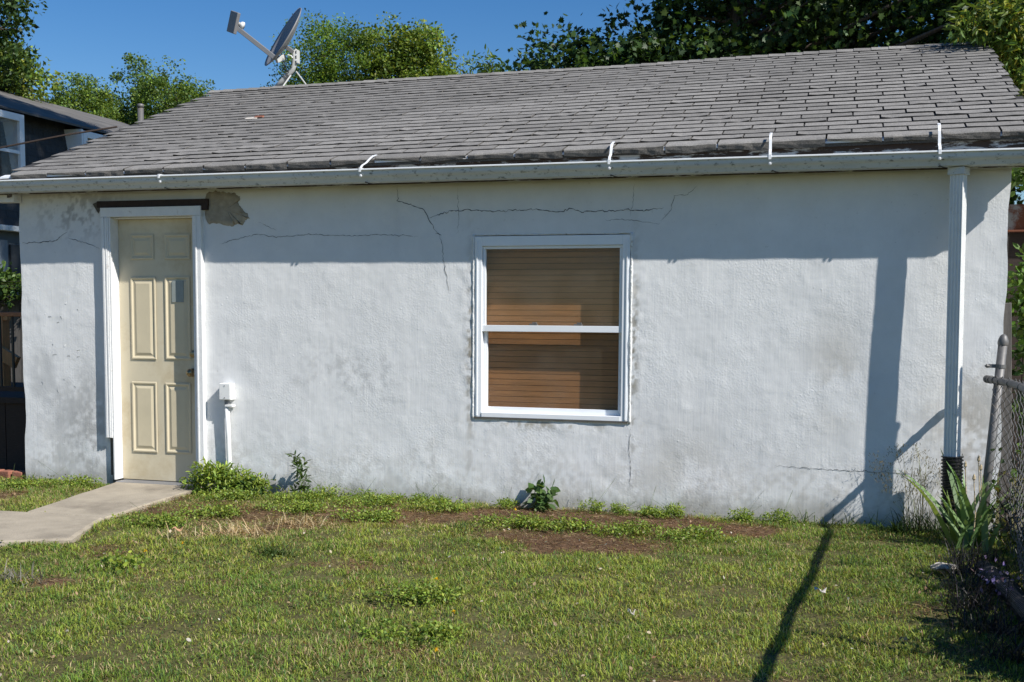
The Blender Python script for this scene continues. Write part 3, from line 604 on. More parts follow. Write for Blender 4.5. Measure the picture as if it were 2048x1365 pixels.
# loose bits on the roof
MB().box((-.15, -.02, .0), (.16, .035, .003), Matrix.Translation((-3.19, -.135, 2.402)) @ Matrix.Rotation(.40, 4, 'X') @ Matrix.Rotation(.02, 4, 'Y')).build("lifted_flashing", M['gutter_lip'], roof)
MB().box((-.04, -.015, .0), (.04, .02, .012), Matrix.Translation((-5.0, 1.50, roofz(-5.0, 1.50) + .012)) @ Matrix.Rotation(.4, 4, 'X')).build("rust_scrap", M['brick'], roof)
MB().box((-.06, -.02, .0), (.05, .02, .004), Matrix.Translation((-5.06, 1.48, roofz(-5.06, 1.48) + .012)) @ Matrix.Rotation(.4, 4, 'X')).build("white_scrap", M['paper'], roof)

# ================================================================== SATELLITE DISH
dish = empty("satellite_dish", (-5.66, 3.05, 3.57), "grey satellite dish on a bent mast behind the roof ridge", "satellite dish")
DY = 3.05
def dp(x, z, dy=0): return Vector((x, DY + dy, z))
VD = (CAM - Vector((-5.57, DY, 4.09))).normalized()          # towards the viewer's side
top, bot = dp(-5.369, 4.36), dp(-5.776, 3.821)
cen = (top + bot) / 2; maj = (top - bot).normalized()
per = VD.cross(maj).normalized()
if per.x > 0: per = -per
nrm = (per * math.cos(math.radians(7.5)) + VD * math.sin(math.radians(7.5))).normalized()
sid = maj.cross(nrm).normalized(); RA = (top - bot).length / 2; RB = RA * .92
V = []; F = []; NRG, NA = 10, 40
for side, th in ((0, 0), (1, -.008)):
    for i in range(NRG + 1):
        t = i / NRG
        for k in range(NA):
            a = 2 * math.pi * k / NA; dep = -.075 * (1 - t * t)
            V.append(cen + maj * (RA * t * math.sin(a)) + sid * (RB * t * math.cos(a)) + nrm * (dep + th))
    b0 = side * (NRG + 1) * NA
    for i in range(NRG):
        for k in range(NA):
            q_ = (b0 + i * NA + k, b0 + i * NA + (k + 1) % NA, b0 + (i + 1) * NA + (k + 1) % NA, b0 + (i + 1) * NA + k); F.append(q_ if side == 0 else q_[::-1])
for k in range(NA): F.append((NRG * NA + k, NRG * NA + (k + 1) % NA, (2 * NRG + 1) * NA + (k + 1) % NA, (2 * NRG + 1) * NA + k))
MB().add(V, F).build("reflector", M['dish'], dish, smooth=True)
a0 = dp(-5.61, 3.865, -.10); a1 = dp(-6.035, 4.19, -.12)
def bar(p, q_, w, h, up=Vector((0, 0, 1))):
    d_ = (q_ - p).normalized(); s_ = d_.cross(up).normalized(); u_ = s_.cross(d_)
    v = [c_ + s_ * (a * w / 2) + u_ * (b * h / 2) for c_ in (p, q_) for a, b in ((-1, -1), (1, -1), (1, 1), (-1, 1))]
    return v, [(0, 3, 2, 1), (4, 5, 6, 7), (0, 1, 5, 4), (1, 2, 6, 5), (2, 3, 7, 6), (3, 0, 4, 7)]
MB().add(*bar(a0, a1, .028, .046)).build("feed_arm", M['dish'], dish, .004)
MB().add(*bar(a0 + Vector((.02, 0, -.03)), dp(-5.56, 3.90, .02), .03, .05)).build("arm_bracket", M['mast'], dish, .004)
lp = dp(-6.052, 4.232, -.12)
mb = MB(); u_ = Vector((.32, -.12, .94)).normalized(); s_ = Vector((.86, -.5, -.1)); s_ = (s_ - u_ * s_.dot(u_)).normalized(); w_ = u_.cross(s_)
fr_ = Matrix((s_, u_, w_)).transposed().to_4x4(); fr_.translation = lp
mb.box((-.075, -.105, -.018), (.075, .105, .018), fr_); mb.build("feed_housing", M['grey_metal'], dish, .006)
ft = (cen - lp).normalized()
MB().lathe(lp + ft * .02 + Vector((.02, 0, -.01)), [(.0, .0), (.022, .0), (.022, .035), (.034, .045), (.034, .07), (.0, .072)], 14, ft).build("feed_horn", M['pvc'], dish, smooth=True)
mb = MB(); pts = [dp(-5.69, 3.555, .0), dp(-5.58, 3.655), dp(-5.505, 3.72), dp(-5.466, 3.757), dp(-5.447, 3.80), dp(-5.440, 3.85), dp(-5.436, 3.945)]
mb.tube(pts, .026, 14); mb.build("mast", M['mast'], dish, smooth=True)
for p, t_ in ((dp(-5.545, 3.686), Vector((.73, 0, .68))), (dp(-5.52, 3.707), Vector((.73, 0, .68)))): MB().lathe(p, [(.0265, 0), (.031, 0), (.031, .012), (.0265, .012)], 14, t_).build("mast_clamp", M['galv'], dish)
MB().tube([dp(-5.425, 3.74), dp(-5.30, 3.575, .02)], .008, 8).build("brace", M['mast'], dish); MB().tube([dp(-5.475, 3.70, -.02), dp(-5.515, 3.57, -.12)], .008, 8).build("brace", M['mast'], dish)
MB().box((-.004, -.03, -.07), (.010, .03, .06), Matrix.Translation(dp(-5.408, 3.888))).build("mount_plate", M['mast'], dish, .003)
for dz in (-.05, 0, .05): MB().lathe(dp(-5.40, 3.89 + dz, -.052), [(.0, .0), (.010, .0), (.010, .008), (0, .008)], 8, (0, -1, 0)).build("bolt", M['gutter_lip'], dish)
MB().add(*bar(dp(-5.53, 3.985), dp(-5.44, 3.92), .06, .04)).build("mount_bracket", M['grey_metal'], dish, .004)
MB().tube([dp(-5.50, 3.90, -.03), dp(-5.455, 3.885, -.04), dp(-5.45, 3.87, -.03)], .007, 8).build("elevation_bolt", M['gutter_lip'], dish)
for j in range(3):
    pts = [dp(-5.57 + .02 * j, 3.87, -.04)] + [dp(-5.55 + .018 * j + random.uniform(-.015, .015), 3.85 - .03 * i, -.04) for i in range(1, 4)] + [dp(-5.49, 3.73, -.03)]
    MB().tube(pts, .0035, 5).build("coax_cable", M['black'], dish)
# ================================================================== ELECTRICAL BOX
eb = empty("electrical_box", (-4.45, 0, .1), "small white electrical box on a conduit beside the door", "electrical box")
bx = MB().box((-4.500, -.072, .683), (-4.405, -.004, .806)).build("box", M['pvc'], eb, .004)
MB().box((-4.497, -.079, .686), (-4.408, -.0725, .803)).build("cover", M['pvc'], eb, .002)
for x, z in ((-4.452, .700), (-4.452, .788)): MB().lathe((x, -.079, z), [(.004, 0), (.004, .003), (0, .003)], 8, (0, -1, 0)).build("screw", M['grey_metal'], eb)
MB().tube([(-4.455, -.040, .684), (-4.455, -.040, .645)], .019, 12).build("fitting", M['grey_metal'], eb)
MB().box((-4.462, -.064, .630), (-4.400, -.012, .646)).build("clamp", M['pvc'], eb, .003)
MB().tube([(-4.456, -.040, .645), (-4.446, -.042, .40), (-4.434, -.046, .0), (-4.434, -.046, -.05)], .0175, 14).build("conduit", M['pvc'], eb, smooth=True)
# ================================================================== CHAIN-LINK FENCE
fe = empty("chain_link_fence", (.8, -.13, 0), "galvanised chain-link fence running out from the garage corner", "fence")
RP = [Vector(p) for p in ((.798, -.115, .955), (.845, -.33, .955), (.893, -.62, .953), (.895, -.95, .951), (.866, -1.5, .95), (.80, -2.5, .948), (.70, -3.95, .945), (.61, -5.2, .94))]
RLEN = [0]
for a, b in zip(RP, RP[1:]): RLEN.append(RLEN[-1] + (b - a).length)
def rail(s_):
    k = max(i for i in range(len(RP) - 1) if RLEN[i] <= s_ + 1e-9); d_ = (RP[k + 1] - RP[k]).normalized(); return RP[k] + d_ * (s_ - RLEN[k]), d_
fine_ = [rail(RLEN[-1] * i / 60)[0] for i in range(60)]; fine_ = [fine_[0]] + [(fine_[i - 1] + fine_[i] * 2 + fine_[i + 1]) / 4 for i in range(1, 59)] + [fine_[-1]]
MB().tube(fine_, .0205, 14).build("top_rail", M['galv'], fe, smooth=True)
MB().lathe(RP[0], [(.021, -.02), (.0245, -.02), (.0245, .012), (.017, .020), (0, .022)], 14, RP[0] - RP[1]).build("rail_cap", M['galv'], fe, smooth=True)
MB().tube([(.775, -.275, -.1), (.806, -.27, .40), (.860, -.265, 1.185)], .0265, 16).build("end_post", M['galv'], fe, smooth=True)
MB().lathe((.860, -.265, 1.18), [(.030, -.012), (.031, .0), (.030, .012), (.027, .022), (.020, .04), (.009, .05), (0, .052)], 16, (.05, 0, 1)).build("post_cap", M['galv'], fe, smooth=True)
MB().lathe((.851, -.265, 1.04), [(.027, -.011), (.0295, -.011), (.0295, .011), (.027, .011)], 16, (.05, 0, 1)).box((.785, -.273, 1.030), (.83, -.257, 1.052)).tube([(.79, -.265, 1.041), (.775, -.265, 1.041), (.762, -.265, 1.041)], [.010, .013, .002], 7).build("tension_band", M['wire'], fe)
mb = MB(); pit = .055; j = 0; s_ = .16
while s_ < 4.8:
    a, dF = rail(s_); pts = []; n_ = 34
    for i in range(n_ + 1):
        z = .985 - i * .0288; off = (.5 if i % 2 else -.5) * pit * (1 if j % 2 else -1)
        lean = .055 * (1 - z) * max(0, 1 - s_ / .8)
        pts.append((a.x + dF.x * off - lean + (.004 if i % 2 else -.004) + .012 * math.sin(z * 5 + s_ * 3), a.y + dF.y * off, z))
    mb.tube(pts, .0024, 4, False); s_ += pit; j += 1
o = mb.build("wire_mesh", M['wire'], fe)
for s_ in (.06, .14, .24, .42, .75, 1.2, 1.8): p, dF = rail(s_); MB().lathe(p, [(.0212, -.003), (.025, -.003), (.025, .003), (.0212, .003)], 12, dF).build("tie_wire", M['wire'], fe)
for s_ in (3.03, 5.0): p, dF = rail(s_); MB().tube([(p.x + .03, p.y, -.1), (p.x + .03, p.y, .93)], .022, 12).build("line_post", M['galv'], fe, smooth=True)
o = MB().box((-.035, -.02, -.1), (.035, .02, 1.42), Matrix.Translation((.955, .06, 0)) @ Matrix.Rotation(math.radians(-2.2), 4, 'Y')).build("wooden_stake", M['oldwood'], None, .004)
tag(o, "grey weathered wooden stake leaning beside the fence post", "stake")

# ================================================================== FOLIAGE HELPERS
def unit(v): return v / (np.linalg.norm(v, axis=1)[:, None] + 1e-9)
DIAMOND = (np.array([[0, 0, 0], [.45, .36, .06], [1, 0, -.06], [.45, -.36, .06]]), [[0, 2, 1], [0, 3, 2]])
LANCE = (np.array([[0, 0, 0], [.3, .15, .03], [.65, .13, .0], [1, 0, -.14], [.65, -.13, .0], [.3, -.15, .03]]), [[0, 3, 2], [0, 2, 1], [0, 5, 4], [0, 4, 3]])
mp = [(0, 0), (.02, .20), (-.05, .42), (.22, .34), (.40, .62), (.50, .30), (.70, .34), (.66, .16), (1.02, .0)]
mp = mp + [(x, -y) for x, y in mp[-2:0:-1]]
MAPLE = (np.array([[x, y * .85, .10 * abs(y) - .10 * x * x] for x, y in mp] + [[.40, 0, -.02]]), [[len(mp), i, (i + 1) % len(mp)] for i in range(len(mp))])
OVAL = (np.array([[0, 0, 0], [.25, .30, .04], [.6, .30, .02], [1, 0, -.08], [.6, -.30, .02], [.25, -.30, .04]]), [[0, 3, 2], [0, 2, 1], [0, 5, 4], [0, 4, 3]])
def leaves_mesh(name, P, size, shape, col, up=.5, out=None, rng=RNG, hang=0.0):
    n_ = len(P); A = rng.normal(0, 1, (n_, 3))
    if out is not None: A += out * 1.2
    A[:, 2] -= hang; A = unit(A); Nn = rng.normal(0, 1, (n_, 3)); Nn[:, 2] += up * 3; Nn = unit(Nn - A * (Nn * A).sum(1)[:, None]); B = np.cross(Nn, A)
    sh, fc = shape; sz = (size * rng.uniform(.6, 1.25, n_))[:, None, None]
    V = P[:, None, :] + sz * (sh[None, :, 0:1] * A[:, None, :] + sh[None, :, 1:2] * B[:, None, :] + sh[None, :, 2:3] * Nn[:, None, :])
    k = len(sh); F = (np.array(fc)[None] + (np.arange(n_) * k)[:, None, None]).reshape(-1, 3)
    C = np.repeat(col, k, 0)
    return mesh_arr(name, V.reshape(-1, 3), [F], C)
def palette(n_, cols, var=.25, rng=RNG):
    cols = np.array(cols); i = rng.integers(0, len(cols), n_); return cols[i] * rng.uniform(1 - var, 1 + var, (n_, 1)) * rng.uniform(.92, 1.08, (n_, 3))
def tree(name, label, base, lobes, nclump, nleaf, lsize, cols, shape, csig=.3, tr=.15, group=None, var=.3, seed=1, fork=.35, shell=.55, flat=.7, limb=60, hang=0., lm='leaf'):
    """trunk with limbs; crown of leaves in clumps at the twig ends, spread through the lobes (cx,cy,cz,rx,ry,rz)"""
    rng = np.random.default_rng(seed); rnd = random.Random(seed)
    t = empty(name, base, label, "tree", group); base = Vector(base)
    lb = np.array(lobes, float); vol = lb[:, 3] * lb[:, 4] * lb[:, 5]; vol = vol ** .6; pick = rng.choice(len(lb), nclump, p=vol / vol.sum())
    d_ = unit(rng.normal(0, 1, (nclump, 3))); rad = rng.random(nclump) ** (1 / 3 * shell); Cc = lb[pick, :3] + d_ * rad[:, None] * lb[pick, 3:6]
    cnt = rng.poisson(nleaf, nclump) + 3; own = np.repeat(np.arange(nclump), cnt); csz = csig * rng.uniform(.5, 1.4, nclump)
    off = np.clip(rng.normal(0, 1, (len(own), 3)), -1.45, 1.45) * csz[own][:, None]; off[:, 2] *= flat
    P = Cc[own] + off; tint = rng.uniform(1 - var, 1 + var, nclump)
    col = palette(len(P), cols, .25, rng) * tint[own][:, None]
    obj("crown", leaves_mesh("crown", P, lsize, shape, col, .45, unit(off) * .7, rng, hang), M[lm], t)
    mb = MB(); topz = lb[:, 2].max(); fz = base.z + (lb[:, 2].min() - base.z) * 1.0
    ctr = Vector((float(lb[:, 0].mean()), float(lb[:, 1].mean()), 0)); axis = [base, base.lerp(Vector((ctr.x, ctr.y, fz)), .5) + Vector((rnd.uniform(-.1, .1), 0, 0)), Vector((ctr.x, ctr.y, fz)), Vector((ctr.x + rnd.uniform(-.3, .3), ctr.y, (fz + topz) / 2)), Vector((ctr.x, ctr.y, topz))]
    mb.tube(axis, [tr, tr * .8, tr * .65, tr * .4, tr * .1], 8)
    for i in rng.permutation(nclump)[:limb]:
        e = Vector(Cc[i]); zz = max(base.z + (fz - base.z) * .7, min(e.z - .35 * (e.xy - ctr.xy).length, topz)); k = min(1, max(0, (zz - fz) / max(.1, topz - fz)))
        p0 = Vector((ctr.x, ctr.y, zz)); m_ = p0.lerp(e, .5) + Vector((rnd.uniform(-.15, .15), rnd.uniform(-.15, .15), rnd.uniform(-.1, .2)))
        r_ = tr * (.32 - .2 * k); mb.tube([p0, m_, e], [r_, r_ * .55, r_ * .12], 5, False)
    mb.build("trunk", M['bark'], t, smooth=True)
    return t
GREEN_L = [(.17, .25, .04), (.21, .29, .045), (.125, .20, .032), (.25, .30, .06)]
GREEN_M = [(.10, .17, .034), (.13, .20, .038), (.07, .125, .03)]
GREEN_D = [(.034, .072, .019), (.046, .092, .024), (.026, .054, .016), (.075, .130, .032)]
grp = "trees standing beyond the garage roof"
tree("maple_tree", "dark leafy tree reaching into the top left corner of the sky", (-20.5, 14, 0), [(-19.6, 14, 8.3, 1.9, 1.8, 1.3), (-19.2, 14, 7.6, .9, .9, .8), (-19.3, 14.2, 6.9, 1.5, 1.5, .7)], 170, 90, .12, GREEN_D + [(.05, .085, .022)], DIAMOND, .24, .2, grp, seed=3, limb=70, var=.35)
tree("maple_tree", "light green branch tips under the dark tree at far left", (-20.0, 15.2, 0), [(-19.2, 15.0, 6.75, 1.4, 1.2, .55), (-18.9, 15.0, 6.2, .9, .9, .6)], 56, 60, .11, GREEN_L, DIAMOND, .20, .13, grp, seed=4, limb=46)
tree("poplar_tree", "low bright tree just above the neighbouring roof ridge", (-30.2, 32, 0), [(-30.4, 32, 8.5, 1.5, 1.5, 1.2), (-29.4, 32, 9.2, 1.2, 1.2, 1.3), (-31.8, 32, 8.5, .9, 1, 1.0), (-28.9, 31.6, 8.2, 1.8, 1.4, 1.3)], 330, 100, .105, GREEN_M + GREEN_L[:2], DIAMOND, .22, .16, grp, seed=5)
tree("poplar_tree", "tallest pointed tree left of the dish, green with gaps of sky", (-28.0, 33.5, 0), [(-28.0, 33.5, 9.6, .85, .9, 1.9), (-28.6, 33.5, 8.6, 1.2, 1.2, 1.3), (-26.9, 33.5, 9.4, 1.0, 1.0, 1.3), (-27.2, 33.5, 8.0, 1.6, 1.3, 1.3)], 220, 80, .11, GREEN_M + [(.09, .16, .04)], DIAMOND, .20, .16, grp, seed=6)
tree("poplar_tree", "tree whose bushy crown drops behind the left end of the ridge", (-24.6, 32.3, 0), [(-25.6, 32.3, 9.4, 1.2, 1.2, 1.5), (-24.6, 32.3, 9.1, 1.1, 1.1, 1.2), (-25.2, 32.3, 8.2, 1.8, 1.3, 1.3), (-23.6, 32.3, 8.7, .7, .7, .6)], 230, 85, .11, GREEN_M + GREEN_L[:1], DIAMOND, .20, .16, grp, seed=7)
tree("locust_tree", "yellow-green fine-leaved tree right behind the dish", (-16.2, 26, 0), [(-16.4, 26, 9.2, 1.1, 1.1, 1.25), (-15.4, 26, 9.2, .9, 1.0, 1.1), (-16.0, 26, 8.0, 1.4, 1.2, .9), (-17.5, 26, 8.0, .5, .6, .5)], 200, 90, .085, [(.14, .24, .045), (.12, .21, .04), (.18, .27, .05), (.09, .16, .035)], DIAMOND, .22, .13, grp, seed=8, lm='leaf_thin', var=.45)
tree("ash_tree", "rounded bright green tree between the dish and the dark tree", (-13.9, 27, 0), [(-14.3, 27, 9.5, 1.1, 1.1, 1.05), (-13.2, 27, 9.3, .8, 1.0, 1.0), (-13.9, 27, 8.4, 1.7, 1.3, 1.0), (-12.7, 27, 8.5, .6, .7, .7)], 220, 90, .11, GREEN_L + GREEN_M[:1], DIAMOND, .19, .14, grp, seed=9, var=.45)
tree("sapling", "thin pale sapling poking over the middle of the ridge", (-8.75, 18, 0), [(-8.8, 18, 6.75, .16, .16, .38)], 12, 12, .11, GREEN_L, LANCE, .09, .03, grp, seed=10, limb=12)
tree("sapling", "wispy dark willow-leaved sapling beside the pale one", (-8.2, 18.2, 0), [(-8.3, 18.2, 6.95, .32, .3, .45), (-8.0, 18.2, 6.7, .35, .3, .3)], 30, 16, .15, GREEN_M, LANCE, .13, .035, grp, seed=12, limb=30, hang=.4)
big = [(-2.2, 9.2, 4.75, 1.5, 1.1, .55), (-3.3, 9.2, 4.75, .8, .7, .38), (-3.95, 9.2, 4.95, .55, .4, .28), (-3.1, 9.2, 5.05, .7, .5, .4), (-2.5, 9.2, 5.95, .6, .5, .5), (-4.35, 9.2, 4.85, .40, .4, .22), (-4.1, 9.2, 5.25, .35, .3, .2), (-4.75, 9.2, 4.95, .32, .3, .22), (-4.6, 9.2, 4.65, .4, .3, .15), (-3.6, 9.2, 4.6, .6, .4, .3), (-2.9, 9.2, 5.6, .5, .4, .4), (-1.9, 9.2, 6.3, .7, .5, .4), (-1.0, 9.4, 5.6, 1.4, 1.3, .9), (.4, 9.2, 5.3, 1.7, 1.3, 1.1), (2.2, 9.0, 5.0, 1.7, 1.4, 1.4), (3.8, 9.0, 5.3, 1.6, 1.4, 1.6), (1.0, 9.6, 7.2, 2.2, 1.6, 1.0), (-.8, 9.4, 4.3, 1.2, .8, .6), (1.2, 8.8, 3.9, 1.8, .9, .9)]
tree("maple_tree", "huge dark maple filling the sky above the right half of the roof", (2.2, 10.5, 0), big, 860, 66, .092, GREEN_D, MAPLE, .21, .16, grp, seed=13, limb=70, var=.45, shell=.8)
tree("maple_tree", "second dark maple closing the gaps behind the huge one", (2.5, 13.5, 0), [(-1.0, 13, 5.2, 2.4, 1.0, 1.5), (2.5, 13, 5.5, 3.0, 1.0, 2.4), (5.5, 13, 5.0, 2.5, 1.0, 2.6), (1.2, 13, 7.8, 3.2, 1.2, 1.2)], 320, 60, .16, GREEN_D[:3], MAPLE, .42, .25, grp, seed=14, limb=60, shell=.9)
tree("maple_tree", "tall maple crown, unseen overhead, placed to shade the neighbouring house", (5.0, 8.0, 0), [(-2.2, 6.2, 16.4, 3.4, 2.2, 2.4), (1.5, 7.2, 14.5, 3.0, 2.0, 2.0)], 300, 40, .24, GREEN_D, MAPLE, .45, .26, grp, seed=15, limb=60, shell=.8)  # crown out of view, added to throw dappled shade on the neighbouring house
tree("hedgerow_tree", "low dark thicket standing far behind the garage at the right", (4.5, 17, 0), [(1.5, 16.5, 1.4, 2.2, .8, 1.3), (5.0, 17, 1.6, 2.4, .9, 1.5), (9.0, 17, 1.8, 2.6, .9, 1.7), (12.5, 16.5, 1.8, 2.4, .9, 1.7)], 260, 40, .2, GREEN_D, OVAL, .4, .1, grp, seed=18, limb=40, shell=.9)
tree("peach_tree", "peach-leaved tree hanging over the ridge at the far right corner", (1.95, 3.7, 0), [(1.22, 2.85, 3.72, .22, .25, .18), (.95, 2.75, 3.74, .14, .2, .08), (1.35, 3.2, 3.85, .26, .35, .26), (1.40, 2.9, 3.42, .20, .3, .20), (1.50, 3.3, 4.1, .28, .35, .32), (1.52, 2.7, 3.10, .16, .3, .30)], 150, 50, .085, [(.14, .22, .036), (.19, .26, .045), (.10, .17, .03), (.30, .30, .05), (.08, .14, .03)], LANCE, .12, .06, grp, seed=16, limb=70, hang=.7)
# shrubs and creepers at the right side
def shrub(name, label, base, lobes, nclump, nleaf, lsize, cols, shape, csig, seed, group=None, hang=0, cat="shrub"):
    t = tree(name, label, base, lobes, nclump, nleaf, lsize, cols, shape, csig, .02, group, .35, seed, limb=nclump, hang=hang); t["category"] = cat
    for ch in t.children:
        if ch.name.startswith("trunk"): ch.name = "stem"
    return t
shrub("creeper", "sunlit creeper against the right side of the garage under the eave", (1.3, 1.4, 0), [(1.35, 1.5, 2.36, .2, .4, .13), (1.30, 1.3, 1.62, .18, .4, .20), (1.3, 1.2, 1.35, .15, .3, .2)], 80, 36, .06, [(.09, .17, .03), (.13, .21, .035), (.06, .11, .022)], OVAL, .10, 21)
shrub("creeper", "dark creeper low behind the fence post", (1.4, 1.6, 0), [(1.45, 1.9, .9, .3, .6, .5), (1.6, 1.5, .4, .4, .6, .4)], 60, 24, .09, GREEN_D, OVAL, .12, 22)
shrub("shade_bush", "leafy bush out of view beyond the fence, added to shade the drain pipe", (1.35, -.9, 0), [(1.22, -1.15, .28, .16, .35, .20), (1.17, -1.95, .32, .16, .5, .24), (1.10, -2.9, .34, .16, .5, .26), (1.32, -.3, .2, .16, .3, .16)], 120, 34, .075, GREEN_M, OVAL, .09, 23)  # unseen bush, lobes sized so its shadow covers the drain pipe and lavender
shrub("vine", "thin vine climbing the wire mesh near the garage corner", (.95, -.6, 0), [(.90, -.45, .45, .05, .10, .35), (.93, -.8, .40, .04, .2, .35), (.90, -.55, .2, .05, .3, .2)], 16, 8, .045, [(.06, .10, .022), (.08, .12, .03), (.12, .12, .04), (.04, .07, .02)], OVAL, .06, 24, cat="vine")
sh = empty("shed", (2.4, 3.4, 0), "rusty metal shed edge and dark boards showing between leaves at the right", "shed")
MB().box((1.22, 3.2, 2.08), (3.6, 4.6, 2.30)).box((1.22, 3.14, 2.06), (3.6, 3.199, 2.078)).build("roof_edge", M['rust'], sh, .004)
for i in range(15): MB().box((1.28 + i * .152, 3.24, 0), (1.426 + i * .152, 3.27, 2.06)).build("board", M['darkwood'], sh)
MB().box((1.30, 3.28, 0), (3.5, 4.5, 2.05)).build("body", M['darkwood'], sh)
# ================================================================== PLANTS BY THE WALL
def weed(name, label, x, y, lobes, nclump, nleaf, lsize, cols, shape, csig, seed, group, hang=0):
    t = tree(name, label, (x, y, 0), [(x + a, y + b, c_, d_, e_, f_) for a, b, c_, d_, e_, f_ in lobes], nclump, nleaf, lsize, cols, shape, csig, .004, group, .25, seed, limb=min(5, nclump // 4), hang=hang); t["category"] = "weed"
    for ch in t.children:
        if ch.name.startswith("trunk"): ch.name = "stem"; ch.data.materials.clear(); ch.data.materials.append(M['green_stem'])
        else: ch.name = "leaves"
LIME = [(.23, .31, .045), (.29, .36, .058), (.17, .26, .04), (.14, .22, .04)]
wg = "weeds growing along the foot of the wall"
weed("leafy_weed", "thick lime green weed clump hiding the foot of the conduit", -4.45, -.16, [(-.12, .0, .10, .16, .09, .09), (.12, .0, .08, .16, .09, .08), (-.02, -.04, .13, .14, .07, .07), (.28, -.02, .06, .12, .08, .06)], 90, 26, .042, LIME, LANCE, .035, 31, wg)
weed("broadleaf_weed", "dark broad-leaved weed at the edge of the lime clump", -4.22, -.20, [(0, 0, .06, .10, .06, .06)], 8, 5, .07, [(.05, .10, .035), (.07, .12, .04)], OVAL, .03, 32, wg)
weed("thistle", "tall spiky thistle standing against the wall right of the conduit", -3.84, -.10, [(0, 0, .10, .06, .04, .09), (0, 0, .24, .03, .03, .09), (.02, -.05, .03, .13, .07, .04)], 22, 4, .06, [(.06, .105, .035), (.085, .13, .04)], LANCE, .018, 33, wg)
for i, (x, y, w, h, lab) in enumerate([(-3.62, -.10, .13, .08, "low yellow-green weed patch right of the tall thistle"), (-3.38, -.07, .14, .06, "spreading low weed where the wall stain begins"), (-3.12, -.09, .10, .04, "small flat weed between the thistle and the window"), (-2.9, -.10, .08, .05, "weed tuft left of the window corner"), (-2.76, -.09, .07, .045, "tiny weed just left below the window"), (-2.27, -.08, .07, .05, "little weed left of the dandelion below the window"), (-1.66, -.10, .09, .075, "feathery weed right of the dandelion on bare soil"), (-1.48, -.09, .06, .05, "second feathery weed on the bare soil"), (-1.28, -.10, .05, .04, "small sprig between two feathery weeds"), (-1.10, -.09, .06, .07, "feathery weed below the right window jamb"), (-1.2, -.13, .06, .04, "flat sprig in front of the last feathery weed"), (-.66, -.10, .07, .06, "weed at the left of the grass under the wall"), (-.42, -.09, .08, .06, "weed beneath the rail shadow")]):
    weed("low_weed", lab, x, y, [(0, 0, h * .5, w, .06, h * .6), (w * .4, -.03, h * .35, w * .6, .05, h * .4)], 30, 14, .022, LIME, LANCE, .02, 40 + i, wg)
weed("dandelion", "dark toothed dandelion rosette below the window, casting a shadow", -2.03, -.11, [(0, 0, .05, .07, .05, .04), (0, 0, .10, .10, .05, .05)], 12, 5, .065, [(.055, .105, .03), (.08, .14, .04)], OVAL, .03, 60, wg, .1)
weed("low_weed", "bright rosette weed in the lawn near the path end", -3.62, -2.55, [(0, 0, .03, .13, .10, .03)], 14, 6, .032, LIME, OVAL, .03, 61, "weeds scattered in the lawn")
for i, (x, y, lab) in enumerate([(-2.05, -.78, "yellowish weed strip across the bare soil, left end"), (-1.75, -.80, "yellowish weed strip across the bare soil, middle"), (-1.35, -.82, "yellowish weed strip across the bare soil, right part"), (-.95, -.85, "yellowish weed strip across the bare soil, right end"), (-1.72, -3.35, "yellow-green weed patch near the bottom middle of the lawn"), (-1.95, -2.75, "loose yellow-green weed patch in the middle of the lawn"), (-3.25, -.35, "lime weed carpet in front of the wall stain"), (-3.75, -.32, "lime weed carpet in front of the tall thistle"), (-3.6, -.75, "weed sprigs in the brown patch beyond the straw tuft"), (-4.05, -1.05, "weed sprigs in the brown patch near the path"), (-3.0, -.85, "weed sprigs in the brown patch below the wall stain"), (-4.2, -1.45, "weed sprigs along the path edge"), (-2.7, -.42, "thin weed carpet left of the bare soil"), (-4.3, -.42, "thin weed carpet beside the path edge"), (-5.75, -.25, "weedy strip left of the path by the wall"), (-6.1, -.5, "weedy strip at the left edge of the wall")]):
    weed("weed_patch", lab, x, y, [(0, 0, .02, .22, .10, .02), (.12, .05, .03, .12, .06, .02)], 75, 16, .017, LIME + [(.18, .20, .04)], OVAL, .032, 70 + i, "weeds scattered in the lawn")
